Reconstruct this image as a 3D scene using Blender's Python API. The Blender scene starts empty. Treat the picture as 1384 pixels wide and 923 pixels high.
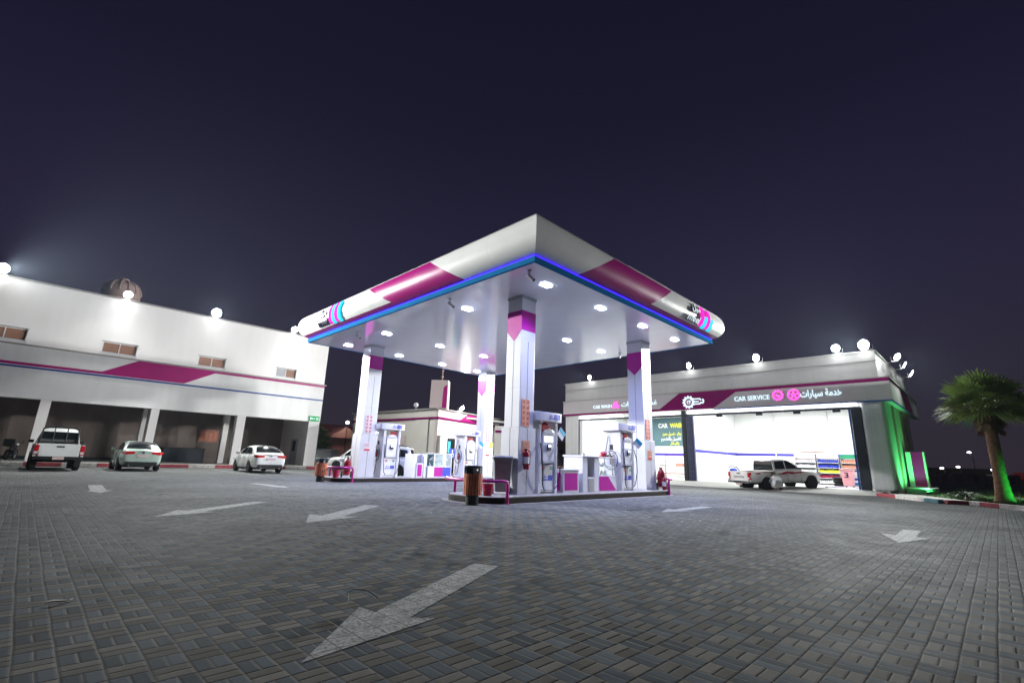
import bpy, bmesh, math, random
import numpy as np
from mathutils import Vector, Matrix
random.seed(11)
COL = bpy.context.scene.collection
SC = bpy.context.scene
R = math.radians

# ------------------------------------------------------------------ camera
def setup_camera():
    W = 1384.0; F = 638.4
    yaw, pit, rol, hc = R(44.81), R(14.16), R(1.921), 1.15
    f = Vector((math.sin(yaw)*math.cos(pit), math.cos(yaw)*math.cos(pit), math.sin(pit)))
    r = f.cross(Vector((0, 0, 1))).normalized(); u = r.cross(f)
    r2 = r*math.cos(rol)+u*math.sin(rol); u2 = -r*math.sin(rol)+u*math.cos(rol)
    cd = bpy.data.cameras.new('camera'); co = bpy.data.objects.new('camera', cd); COL.objects.link(co)
    cd.sensor_width = 36; cd.sensor_fit = 'HORIZONTAL'; cd.lens = 36*F/W
    cd.clip_start = 0.05; cd.clip_end = 3000
    m = Matrix((r2, u2, -f)).transposed().to_4x4(); m.translation = (0, 0, hc)
    co.matrix_world = m
    SC.camera = co
setup_camera()

# ------------------------------------------------------------------ dusk sky and exposure
SC.view_settings.view_transform = 'Standard'; SC.view_settings.look = 'None'
SC.view_settings.exposure = 0.3; SC.view_settings.gamma = 1.0
SC.render.engine = 'CYCLES'
SC.cycles.use_denoising = True
SC.cycles.max_bounces = 6; SC.cycles.diffuse_bounces = 3; SC.cycles.glossy_bounces = 3
SC.cycles.transmission_bounces = 4; SC.cycles.sample_clamp_indirect = 4.0
SC.cycles.volume_bounces = 0; SC.cycles.caustics_reflective = False; SC.cycles.caustics_refractive = False
world = bpy.data.worlds.new('World'); SC.world = world; world.use_nodes = True
def setup_world():
    nt = world.node_tree; n = nt.nodes; l = nt.links
    bg = n['Background']
    tc = n.new('ShaderNodeTexCoord'); sep = n.new('ShaderNodeSeparateXYZ')
    ramp = n.new('ShaderNodeValToRGB')
    cr = ramp.color_ramp
    cr.elements[0].position = 0.0; cr.elements[0].color = (0.029, 0.022, 0.031, 1)
    cr.elements[1].position = 1.0; cr.elements[1].color = (0.0050, 0.0042, 0.0150, 1)
    for p, c in ((0.12, (0.023, 0.0188, 0.033)), (0.32, (0.0195, 0.0160, 0.041)), (0.6, (0.0095, 0.0082, 0.0245))):
        e = cr.elements.new(p); e.color = (*c, 1)
    l.new(tc.outputs['Generated'], sep.inputs[0]); l.new(sep.outputs['Z'], ramp.inputs['Fac'])
    sky = n.new('ShaderNodeTexSky'); sky.sky_type = 'NISHITA'; sky.sun_disc = False
    sky.sun_elevation = R(-4.0); sky.sun_rotation = R(200); sky.air_density = 1.0; sky.dust_density = 2.0
    add = n.new('ShaderNodeMixRGB'); add.blend_type = 'ADD'; add.inputs['Fac'].default_value = 0.02
    l.new(ramp.outputs['Color'], add.inputs['Color1']); l.new(sky.outputs['Color'], add.inputs['Color2'])
    l.new(add.outputs['Color'], bg.inputs['Color']); bg.inputs['Strength'].default_value = 0.78
setup_world()

# ------------------------------------------------------------------ materials
def _nt(name):
    m = bpy.data.materials.new(name); m.use_nodes = True
    return m, m.node_tree, m.node_tree.nodes['Principled BSDF']

def mat(name, col, rough=0.5, metal=0.0, var=0.12, scale=3.0, bump=0.0, bscale=60.0, coat=0.0, spec=0.3, streak=0.0):
    """principled surface with soft procedural variation in colour and roughness"""
    m, nt, b = _nt(name); n = nt.nodes; l = nt.links
    tc = n.new('ShaderNodeTexCoord')
    nz = n.new('ShaderNodeTexNoise'); nz.inputs['Scale'].default_value = scale; nz.inputs['Detail'].default_value = 6
    l.new(tc.outputs['Object'], nz.inputs['Vector'])
    mr = n.new('ShaderNodeMapRange'); mr.inputs[1].default_value = 0.3; mr.inputs[2].default_value = 0.7
    mr.inputs[3].default_value = 1-var; mr.inputs[4].default_value = 1+var*0.6
    l.new(nz.outputs['Fac'], mr.inputs[0])
    fac = mr.outputs[0]
    if streak > 0:
        mp = n.new('ShaderNodeMapping'); mp.inputs['Scale'].default_value = (2.2, 2.2, 0.12)
        l.new(tc.outputs['Object'], mp.inputs['Vector'])
        n2 = n.new('ShaderNodeTexNoise'); n2.inputs['Scale'].default_value = 1.6; n2.inputs['Detail'].default_value = 5
        l.new(mp.outputs[0], n2.inputs['Vector'])
        m2 = n.new('ShaderNodeMapRange'); m2.inputs[1].default_value = 0.35; m2.inputs[2].default_value = 0.75
        m2.inputs[3].default_value = 1.0; m2.inputs[4].default_value = 1-streak
        l.new(n2.outputs['Fac'], m2.inputs[0])
        mu = n.new('ShaderNodeMath'); mu.operation = 'MULTIPLY'; l.new(fac, mu.inputs[0]); l.new(m2.outputs[0], mu.inputs[1]); fac = mu.outputs[0]
    mx = n.new('ShaderNodeVectorMath'); mx.operation = 'SCALE'; mx.inputs[0].default_value = col
    l.new(fac, mx.inputs['Scale']); l.new(mx.outputs[0], b.inputs['Base Color'])
    rr = n.new('ShaderNodeMapRange'); rr.inputs[3].default_value = max(0.02, rough-0.07); rr.inputs[4].default_value = min(1, rough+0.07)
    l.new(nz.outputs['Fac'], rr.inputs[0]); l.new(rr.outputs[0], b.inputs['Roughness'])
    b.inputs['Metallic'].default_value = metal
    b.inputs['Specular IOR Level'].default_value = spec
    if coat: b.inputs['Coat Weight'].default_value = coat; b.inputs['Coat Roughness'].default_value = 0.06
    if bump:
        nb = n.new('ShaderNodeTexNoise'); nb.inputs['Scale'].default_value = bscale; nb.inputs['Detail'].default_value = 4
        l.new(tc.outputs['Object'], nb.inputs['Vector'])
        bp = n.new('ShaderNodeBump'); bp.inputs['Strength'].default_value = bump; bp.inputs['Distance'].default_value = 0.02
        l.new(nb.outputs['Fac'], bp.inputs['Height']); l.new(bp.outputs[0], b.inputs['Normal'])
    return m

def emis(name, col, strength, base=(0.8, 0.8, 0.8)):
    m, nt, b = _nt(name)
    b.inputs['Base Color'].default_value = (*base, 1)
    b.inputs['Specular IOR Level'].default_value = 0.0
    b.inputs['Emission Color'].default_value = (*col, 1); b.inputs['Emission Strength'].default_value = strength
    return m

def panel_mat(name, col, rough, sx, sz, seam=0.012, var=0.05, coat=0.0, axis='XZ', dark=0.55, streak=0.0):
    """metal composite cladding: flat panels with fine dark joints on a grid (object metres)"""
    m = mat(name, col, rough, 0, var, 1.5, 0, 12, coat, streak=streak)
    nt = m.node_tree; n = nt.nodes; l = nt.links; b = n['Principled BSDF']
    tc = n.new('ShaderNodeTexCoord'); sep = n.new('ShaderNodeSeparateXYZ'); l.new(tc.outputs['Object'], sep.inputs[0])
    outs = []
    for ch, s in ((axis[0], sx), (axis[1], sz)):
        if not s: continue
        d = n.new('ShaderNodeMath'); d.operation = 'DIVIDE'; l.new(sep.outputs[ch], d.inputs[0]); d.inputs[1].default_value = s
        fr = n.new('ShaderNodeMath'); fr.operation = 'FRACT'; l.new(d.outputs[0], fr.inputs[0])
        lt = n.new('ShaderNodeMath'); lt.operation = 'LESS_THAN'; l.new(fr.outputs[0], lt.inputs[0]); lt.inputs[1].default_value = seam/s
        outs.append(lt.outputs[0])
    mxm = outs[0]
    if len(outs) > 1:
        a = n.new('ShaderNodeMath'); a.operation = 'MAXIMUM'; l.new(outs[0], a.inputs[0]); l.new(outs[1], a.inputs[1]); mxm = a.outputs[0]
    src = b.inputs['Base Color'].links[0].from_socket
    mix = n.new('ShaderNodeMixRGB'); l.new(mxm, mix.inputs['Fac']); l.new(src, mix.inputs['Color1'])
    mix.inputs['Color2'].default_value = (col[0]*dark, col[1]*dark, col[2]*dark, 1)
    l.new(mix.outputs[0], b.inputs['Base Color'])
    return m

def paver_mat():
    m, nt, b = _nt('basket_weave_pavers'); n = nt.nodes; l = nt.links
    def M(op, a, c=None, d=None):
        x = n.new('ShaderNodeMath'); x.operation = op
        for i, v in enumerate((a, c, d)):
            if v is None: continue
            if isinstance(v, (int, float)): x.inputs[i].default_value = v
            else: l.new(v, x.inputs[i])
        return x.outputs[0]
    def MR(v, a, c, d, e):
        x = n.new('ShaderNodeMapRange'); l.new(v, x.inputs[0])
        for i, q in zip((1, 2, 3, 4), (a, c, d, e)): x.inputs[i].default_value = q
        return x.outputs[0]
    def NZ(scale, detail, vec):
        x = n.new('ShaderNodeTexNoise'); x.inputs['Scale'].default_value = scale; x.inputs['Detail'].default_value = detail
        l.new(vec, x.inputs['Vector']); return x
    tc = n.new('ShaderNodeTexCoord'); P = tc.outputs['Object']
    wob = NZ(1.3, 2, P); wsub = n.new('ShaderNodeVectorMath'); wsub.operation = 'SUBTRACT'; l.new(wob.outputs['Color'], wsub.inputs[0]); wsub.inputs[1].default_value = (.5, .5, .5)
    wsc = n.new('ShaderNodeVectorMath'); wsc.operation = 'SCALE'; l.new(wsub.outputs[0], wsc.inputs[0]); wsc.inputs['Scale'].default_value = 0.026
    wadd = n.new('ShaderNodeVectorMath'); l.new(P, wadd.inputs[0]); l.new(wsc.outputs[0], wadd.inputs[1])
    sep = n.new('ShaderNodeSeparateXYZ'); l.new(wadd.outputs[0], sep.inputs[0])
    s = 0.178
    u = M('DIVIDE', sep.outputs['X'], s); v = M('DIVIDE', sep.outputs['Y'], s)
    iu = M('FLOOR', u); iv = M('FLOOR', v); fu = M('FRACT', u); fv = M('FRACT', v)
    par = M('FLOORED_MODULO', M('ADD', iu, iv), 2.0)
    par = M('GREATER_THAN', par, 0.5)
    du = M('MINIMUM', fu, M('SUBTRACT', 1.0, fu)); dv = M('MINIMUM', fv, M('SUBTRACT', 1.0, fv))
    su = M('ABSOLUTE', M('SUBTRACT', fu, 0.5)); sv = M('ABSOLUTE', M('SUBTRACT', fv, 0.5))
    big = 9.0
    su2 = M('ADD', su, M('MULTIPLY', M('SUBTRACT', 1.0, par), big))      # only where par = 1
    sv2 = M('ADD', sv, M('MULTIPLY', par, big))
    dX = M('MINIMUM', du, su2); dY = M('MINIMUM', dv, sv2)
    d = M('MINIMUM', dX, dY)
    wide = MR(NZ(0.7, 3, P).outputs['Fac'], 0.3, 0.7, 0.018, 0.040)
    jm = M('LESS_THAN', d, wide)
    isX = M('LESS_THAN', dX, dY)
    # brick id
    hu = M('MULTIPLY', M('GREATER_THAN', fu, 0.5), par); hv = M('MULTIPLY', M('GREATER_THAN', fv, 0.5), M('SUBTRACT', 1.0, par))
    cx = n.new('ShaderNodeCombineXYZ'); l.new(M('ADD', iu, M('MULTIPLY', hu, .37)), cx.inputs[0]); l.new(M('ADD', iv, M('MULTIPLY', hv, .41)), cx.inputs[1])
    wn = n.new('ShaderNodeTexWhiteNoise'); wn.noise_dimensions = '3D'; l.new(cx.outputs[0], wn.inputs['Vector'])
    mix = n.new('ShaderNodeMixRGB'); l.new(par, mix.inputs['Fac'])
    mix.inputs['Color1'].default_value = (0.156, 0.149, 0.138, 1); mix.inputs['Color2'].default_value = (0.108, 0.122, 0.134, 1)
    grain = NZ(160, 3, P); big_n = NZ(0.22, 5, P); mid_n = NZ(1.7, 6, P)
    k = M('MULTIPLY', MR(wn.outputs['Value'], 0, 1, 0.72, 1.22), MR(grain.outputs['Fac'], .3, .7, .85, 1.15))
    k = M('MULTIPLY', k, MR(big_n.outputs['Fac'], .3, .7, .82, 1.15)); k = M('MULTIPLY', k, MR(mid_n.outputs['Fac'], .3, .7, .86, 1.1))
    st1 = NZ(0.9, 4, P); st2 = NZ(3.1, 5, P)
    stain = M('MULTIPLY', MR(st1.outputs['Fac'], .56, .66, 0, 1), MR(st2.outputs['Fac'], .48, .62, 0, 1))
    k = M('MULTIPLY', k, M('SUBTRACT', 1.0, M('MULTIPLY', stain, 0.55)))
    vo = n.new('ShaderNodeTexVoronoi'); vo.inputs['Scale'].default_value = 1.15; l.new(P, vo.inputs['Vector'])
    drip = MR(vo.outputs['Distance'], .035, .075, 1, 0)
    k = M('MULTIPLY', k, M('SUBTRACT', 1.0, M('MULTIPLY', drip, 0.5)))
    sc = n.new('ShaderNodeVectorMath'); sc.operation = 'SCALE'; l.new(mix.outputs[0], sc.inputs[0]); l.new(k, sc.inputs['Scale'])
    jc = n.new('ShaderNodeMixRGB'); l.new(M('MULTIPLY', isX, MR(NZ(.35, 2, P).outputs['Fac'], .35, .6, .25, 1.0)), jc.inputs['Fac'])
    jc.inputs['Color1'].default_value = (0.016, 0.015, 0.014, 1); jc.inputs['Color2'].default_value = (0.19, 0.183, 0.165, 1)
    fin = n.new('ShaderNodeMixRGB'); l.new(jm, fin.inputs['Fac']); l.new(sc.outputs[0], fin.inputs['Color1']); l.new(jc.outputs[0], fin.inputs['Color2'])
    l.new(fin.outputs[0], b.inputs['Base Color'])
    l.new(MR(mid_n.outputs['Fac'], .3, .7, .66, .82), b.inputs['Roughness'])
    b.inputs['Specular IOR Level'].default_value = 0.009
    h = M('ADD', MR(d, 0.0, 0.085, 0.0, 1.0), M('MULTIPLY', grain.outputs['Fac'], 0.12))
    h = M('ADD', h, M('MULTIPLY', wn.outputs['Value'], 0.45))
    bp = n.new('ShaderNodeBump'); bp.inputs['Strength'].default_value = 0.40; bp.inputs['Distance'].default_value = 0.005
    l.new(h, bp.inputs['Height']); l.new(bp.outputs[0], b.inputs['Normal'])
    return m

def soil_mat():
    return mat('dark_soil', (0.05, 0.04, 0.032), 0.95, 0, 0.5, 0.6, 0.6, 3)

def paint_mat():
    m = mat('worn_road_paint', (0.34, 0.345, 0.34), 0.8, 0, 0.35, 9, 0.1, 60, spec=.1)
    nt = m.node_tree; n = nt.nodes; l = nt.links; b = n['Principled BSDF']
    # paver joints still show through the paint, and worn flecks of paving
    tc = n.new('ShaderNodeTexCoord'); sep = n.new('ShaderNodeSeparateXYZ'); l.new(tc.outputs['Object'], sep.inputs[0])
    outs = []
    for ch in 'XY':
        d = n.new('ShaderNodeMath'); d.operation = 'DIVIDE'; l.new(sep.outputs[ch], d.inputs[0]); d.inputs[1].default_value = 0.178
        fr = n.new('ShaderNodeMath'); fr.operation = 'FRACT'; l.new(d.outputs[0], fr.inputs[0])
        lt = n.new('ShaderNodeMath'); lt.operation = 'LESS_THAN'; l.new(fr.outputs[0], lt.inputs[0]); lt.inputs[1].default_value = 0.045
        outs.append(lt.outputs[0])
    a = n.new('ShaderNodeMath'); a.operation = 'MAXIMUM'; l.new(outs[0], a.inputs[0]); l.new(outs[1], a.inputs[1])
    nz = n.new('ShaderNodeTexNoise'); nz.inputs['Scale'].default_value = 38; nz.inputs['Detail'].default_value = 6; l.new(tc.outputs['Object'], nz.inputs['Vector'])
    gt = n.new('ShaderNodeMapRange'); l.new(nz.outputs['Fac'], gt.inputs[0]); gt.inputs[1].default_value = .44; gt.inputs[2].default_value = .68; gt.inputs[4].default_value = 0.85
    a2 = n.new('ShaderNodeMath'); a2.operation = 'MAXIMUM'; l.new(a.outputs[0], a2.inputs[0]); l.new(gt.outputs[0], a2.inputs[1])
    src = b.inputs['Base Color'].links[0].from_socket
    mix = n.new('ShaderNodeMixRGB'); l.new(a2.outputs[0], mix.inputs['Fac']); l.new(src, mix.inputs['Color1']); mix.inputs['Color2'].default_value = (.085, .085, .082, 1)
    l.new(mix.outputs[0], b.inputs['Base Color'])
    return m

MT = {}
def mm(key): return MT[key]
MT['pavers'] = paver_mat(); MT['soil'] = soil_mat(); MT['paint'] = paint_mat()
MT['white_render'] = mat('white_render', (0.80, 0.765, 0.76), 0.75, 0, 0.04, 0.5, 0.10, 45, streak=0.035)
MT['band_white'] = mat('white_cladding', (0.80, 0.785, 0.78), 0.55, 0, 0.04, 0.7, 0.04, 20, streak=0.05)
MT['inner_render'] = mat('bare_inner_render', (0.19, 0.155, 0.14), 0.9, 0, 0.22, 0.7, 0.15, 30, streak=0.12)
MT['grey_trim'] = mat('grey_stone_trim', (0.30, 0.28, 0.27), 0.6, 0, 0.15, 3)
MT['magenta'] = mat('magenta_cladding', (0.36, 0.004, 0.145), 0.38, 0, 0.06, 2)
MT['magenta_bright'] = mat('magenta_panel', (0.42, 0.006, 0.26), 0.35, 0, 0.06, 2)
MT['magenta_steel'] = mat('magenta_painted_steel', (0.40, 0.008, 0.20), 0.35, 0, 0.12, 8, coat=0.3)
MT['blue_line'] = mat('blue_stripe', (0.012, 0.06, 0.27), 0.4, 0, 0.05, 3)
MT['canopy_white'] = panel_mat('canopy_white_sheet', (0.80, 0.79, 0.77), 0.30, 2.93, 0, 0.010, 0.04, 0.3, 'XZ', 0.75)
MT['canopy_white_y'] = panel_mat('canopy_white_sheet_side', (0.80, 0.80, 0.78), 0.30, 3.0, 0, 0.010, 0.04, 0.3, 'YZ', 0.75)
MT['canopy_magenta'] = mat('canopy_magenta_sheet', (0.40, 0.003, 0.19), 0.32, 0, 0.04, 0.6, coat=0.25)
MT['soffit'] = panel_mat('glossy_soffit_panels', (0.72, 0.745, 0.86), 0.16, 0.30, 3.7, 0.008, 0.03, 0.3, 'XY', 0.8)
MT['trim_blue'] = mat('steel_blue_trim', (0.02, 0.15, 0.34), 0.6, 0, 0.08, 2, spec=0)
MT['led_blue'] = emis('violet_blue_led', (0.022, 0.006, 1.0), 5.0, (.05, .05, .1))
MT['led_white'] = emis('cool_white_led', (0.70, 0.78, 1.0), 30.0)
MT['tube_white'] = emis('white_led_tube', (0.97, 0.98, 1.0), 9.0)
MT['flood_lens'] = emis('floodlight_lens', (0.93, 1.0, 0.97), 160.0)
MT['pillar_white'] = panel_mat('pillar_white_cladding', (0.60, 0.595, 0.635), 0.34, 0, 1.62, 0.008, 0.03, 0.2, 'XZ', 0.7)
MT['seam'] = mat('dark_seam', (0.10, 0.10, 0.10), 0.6)
MT['plinth'] = mat('pillar_plinth_panel', (0.56, 0.555, 0.60), 0.4, 0, 0.07, 2, streak=0.1)
MT['kerb_stone'] = mat('brown_granite_kerb', (0.024, 0.018, 0.016), 0.6, 0, 0.25, 5, 0.2, 80, spec=.1)
MT['island_top'] = mat('island_concrete', (0.26, 0.25, 0.25), 0.7, 0, 0.18, 3, 0.15, 60)
MT['skirt'] = mat('dusty_concrete_skirt', (0.20, 0.185, 0.18), 0.85, 0, 0.25, 2, 0.2, 40)
MT['concrete'] = mat('pale_concrete', (0.40, 0.40, 0.375), 0.8, 0, 0.18, 0.8, 0.2, 30)
MT['floor_white'] = mat('bay_floor_screed', (0.50, 0.50, 0.48), 0.5, 0, 0.15, 1)
MT['kerb_red'] = mat('red_kerb_paint', (0.30, 0.055, 0.07), 0.7, 0, 0.35, 6, 0.2, 40)
MT['kerb_white'] = mat('white_kerb_paint', (0.50, 0.47, 0.45), 0.7, 0, 0.35, 6, 0.2, 40)
MT['kerb_teal'] = mat('teal_kerb_paint', (0.10, 0.22, 0.25), 0.7, 0, 0.35, 6, 0.2, 40)
MT['clad_grey'] = panel_mat('grey_cladding', (0.42, 0.39, 0.405), 0.6, 2.6, 0, 0.012, 0.05, 0, 'YZ', 0.8)
MT['clad_magenta'] = mat('dark_magenta_cladding', (0.17, 0.006, 0.085), 0.6, 0, 0.06, 2, spec=0)
MT['clad_light'] = panel_mat('pale_grey_cladding', (0.44, 0.43, 0.43), 0.6, 3.9, 1.45, 0.014, 0.05, 0, 'YZ', 0.8, streak=0.06)
MT['clad_side'] = panel_mat('side_cladding', (0.44, 0.43, 0.42), 0.5, 1.3, 0, 0.03, 0.05, 0, 'XZ', 0.45, streak=0.06)
MT['pier_metal'] = panel_mat('ribbed_pier_cladding', (0.46, 0.46, 0.47), 0.4, 0.22, 2.7, 0.012, 0.05, 0.2, 'YZ', 0.75, streak=0.08)
MT['bay_white'] = mat('bay_white_wall', (0.82, 0.83, 0.82), 0.55, 0, 0.03, 1)
MT['bay_stripe'] = mat('bay_violet_stripe', (0.06, 0.045, 0.42), 0.5)
MT['dark_steel'] = mat('dark_steel', (0.025, 0.03, 0.038), 0.45, 0.3, 0.2, 6)
MT['curtain'] = panel_mat('navy_strip_curtain', (0.035, 0.040, 0.085), 0.35, 0.16, 0.85, 0.012, 0.25, 0.2, 'YZ', 3.0)
MT['black_rubber'] = mat('black_rubber', (0.012, 0.012, 0.012), 0.75, 0, 0.3, 12, 0.1, 40)
MT['black_plastic'] = mat('black_plastic', (0.018, 0.018, 0.02), 0.45, 0, 0.2, 8)
MT['grey_plastic'] = mat('grey_bin_plastic', (0.21, 0.22, 0.225), 0.5, 0, 0.15, 4)
MT['red_gloss'] = mat('red_gloss_paint', (0.30, 0.006, 0.025), 0.3, 0, 0.12, 6, coat=0.5)
MT['red_plastic'] = mat('red_plastic', (0.32, 0.008, 0.055), 0.5, 0, 0.15, 6)
MT['wood'] = mat('orange_wood_slat', (0.50, 0.15, 0.075), 0.6, 0, 0.35, 7, 0.15, 30)
MT['steel'] = mat('brushed_steel', (0.5, 0.5, 0.5), 0.3, 0.9, 0.1, 9)
MT['white_gloss'] = mat('white_gloss_enamel', (0.68, 0.67, 0.71), 0.25, 0, 0.03, 3, coat=0.3)
MT['white_matte'] = mat('white_matte', (0.72, 0.72, 0.74), 0.6, 0, 0.06, 3)
MT['grey_panel'] = mat('grey_panel', (0.42, 0.42, 0.45), 0.4, 0, 0.06, 3)
MT['glass_dark'] = mat('dark_car_glass', (0.012, 0.015, 0.017), 0.06, 0, 0.1, 2, spec=0.7)
MT['glass_teal'] = mat('teal_back_panel', (0.20, 0.40, 0.37), 0.15, 0, 0.3, 3, spec=0.7)
MT['screen'] = emis('lit_screen', (0.85, 0.93, 1.0), 2.2)
MT['sticker_orange'] = mat('orange_notice', (0.62, 0.24, 0.15), 0.5, 0, 0.12, 20)
MT['sticker_pink'] = mat('pink_notice', (0.66, 0.52, 0.55), 0.5, 0, 0.08, 20)
MT['ink_red'] = mat('red_ink', (0.45, 0.012, 0.03), 0.5)
MT['ink_dark'] = mat('dark_ink', (0.03, 0.02, 0.04), 0.5)
MT['ink_blue'] = mat('blue_ink', (0.03, 0.05, 0.42), 0.45)
MT['ink_green'] = mat('green_ink', (0.02, 0.25, 0.12), 0.5)
MT['yellow'] = mat('yellow_notice', (0.72, 0.72, 0.05), 0.5)
MT['cyan_card'] = mat('cyan_card', (0.06, 0.42, 0.55), 0.5)
MT['sign_white'] = emis('lit_white_letter', (0.70, 0.90, 1.0), 0.9, (.3, .3, .3))
MT['sign_pink'] = emis('lit_pink_icon', (1.0, 0.10, 0.60), 1.3, (.4, .1, .3))
MT['sign_cyan'] = emis('lit_cyan_bar', (0.02, 0.62, 0.9), 0.9, (.05, .3, .4))
MT['sign_magenta'] = emis('lit_magenta_bar', (0.95, 0.02, 0.55), 0.9, (.4, .03, .25))
MT['sign_green'] = emis('lit_green_board', (0.005, 0.30, 0.05), 0.7, (0.01, 0.16, 0.05))
MT['sign_navy'] = mat('navy_letter', (0.012, 0.012, 0.045), 0.4)
MT['sign_edge'] = emis('lit_letter_face', (0.80, 0.92, 1.0), 0.7, (.2, .2, .2))
MT['shutter'] = mat('brown_shutter', (0.30, 0.155, 0.105), 0.5, 0, 0.1, 3)
MT['brown_wall'] = mat('brown_plaster', (0.40, 0.20, 0.16), 0.85, 0, 0.15, 1.0, 0.1, 20)
MT['roof_tile'] = mat('red_roof_tiles', (0.42, 0.08, 0.11), 0.8, 0, 0.25, 3, 0.3, 12)
MT['stone_tank'] = mat('pink_tank_plastic', (0.36, 0.25, 0.23), 0.7, 0, 0.12, 3)
MT['cream'] = mat('cream_render', (0.58, 0.55, 0.50), 0.8, 0, 0.06, 0.7, 0.1, 30)
MT['pink_render'] = mat('pinkish_render', (0.56, 0.46, 0.44), 0.8, 0, 0.06, 0.7, 0.1, 30)
MT['grass'] = mat('short_grass', (0.035, 0.085, 0.018), 0.9, 0, 0.4, 12, 0.8, 60)
MT['bark'] = mat('palm_bark', (0.26, 0.15, 0.085), 0.9, 0, 0.4, 9, 0.6, 18)
MT['frond'] = mat('palm_frond', (0.27, 0.38, 0.10), 0.6, 0, 0.45, 2.2, spec=.08)
MT['frond_pale'] = mat('palm_frond_pale', (0.34, 0.40, 0.12), 0.6, 0, 0.35, 2.2, spec=.08)
MT['dead_frond'] = mat('dead_frond', (0.20, 0.135, 0.075), 0.8, 0, 0.3, 5)
MT['bush_leaf'] = mat('bush_leaf', (0.10, 0.15, 0.045), 0.6, 0, 0.4, 3)
MT['leaf_dark'] = mat('dark_leaf', (0.035, 0.07, 0.02), 0.6, 0, 0.4, 3)
MT['skin'] = mat('skin', (0.28, 0.15, 0.10), 0.55)
MT['robe'] = mat('white_cotton', (0.72, 0.72, 0.73), 0.85, 0, 0.06, 4, 0.3, 25)
MT['hair'] = mat('black_hair', (0.015, 0.012, 0.01), 0.6)
def car_paint(name, col): return mat(name, col, 0.28, 0, 0.05, 2, coat=0.6)
MT['car_white'] = car_paint('white_car_paint', (0.72, 0.73, 0.72))
MT['car_green'] = car_paint('silver_green_car_paint', (0.36, 0.46, 0.41))
MT['car_beige'] = car_paint('dusty_white_car_paint', (0.80, 0.76, 0.74))
MT['tail_red'] = mat('red_lens', (0.50, 0.012, 0.02), 0.12, 0, 0.1, 5, coat=0.5)
MT['lens_white'] = mat('clear_lens', (0.65, 0.66, 0.68), 0.1, 0, 0.05, 5, coat=0.5)
MT['plate'] = mat('number_plate', (0.62, 0.46, 0.46), 0.5, 0, 0.25, 30)
MT['chrome'] = mat('chrome', (0.62, 0.62, 0.63), 0.15, 1.0, 0.05, 4)
MT['rim'] = mat('alloy_rim', (0.30, 0.30, 0.31), 0.35, 0.8, 0.1, 6)
MT['decal_red'] = mat('red_side_decal', (0.42, 0.012, 0.03), 0.4)
MT['pink_bin'] = mat('pink_bin_plastic', (0.72, 0.34, 0.38), 0.5, 0, 0.1, 4)
MT['tool_blue'] = mat('blue_tool_enamel', (0.05, 0.16, 0.36), 0.35, 0, 0.1, 4)
MT['poster_teal'] = mat('teal_poster', (0.09, 0.17, 0.19), 0.6, 0, 0.08, 1)
MT['orange_frame'] = mat('salmon_frame', (0.62, 0.25, 0.18), 0.5)
MT['far_dark'] = mat('dark_far_wall', (0.10, 0.075, 0.065), 0.9, 0, 0.3, 0.5)
MT['far_pale'] = mat('pale_far_block', (0.30, 0.22, 0.19), 0.9, 0, 0.2, 0.7)

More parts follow.
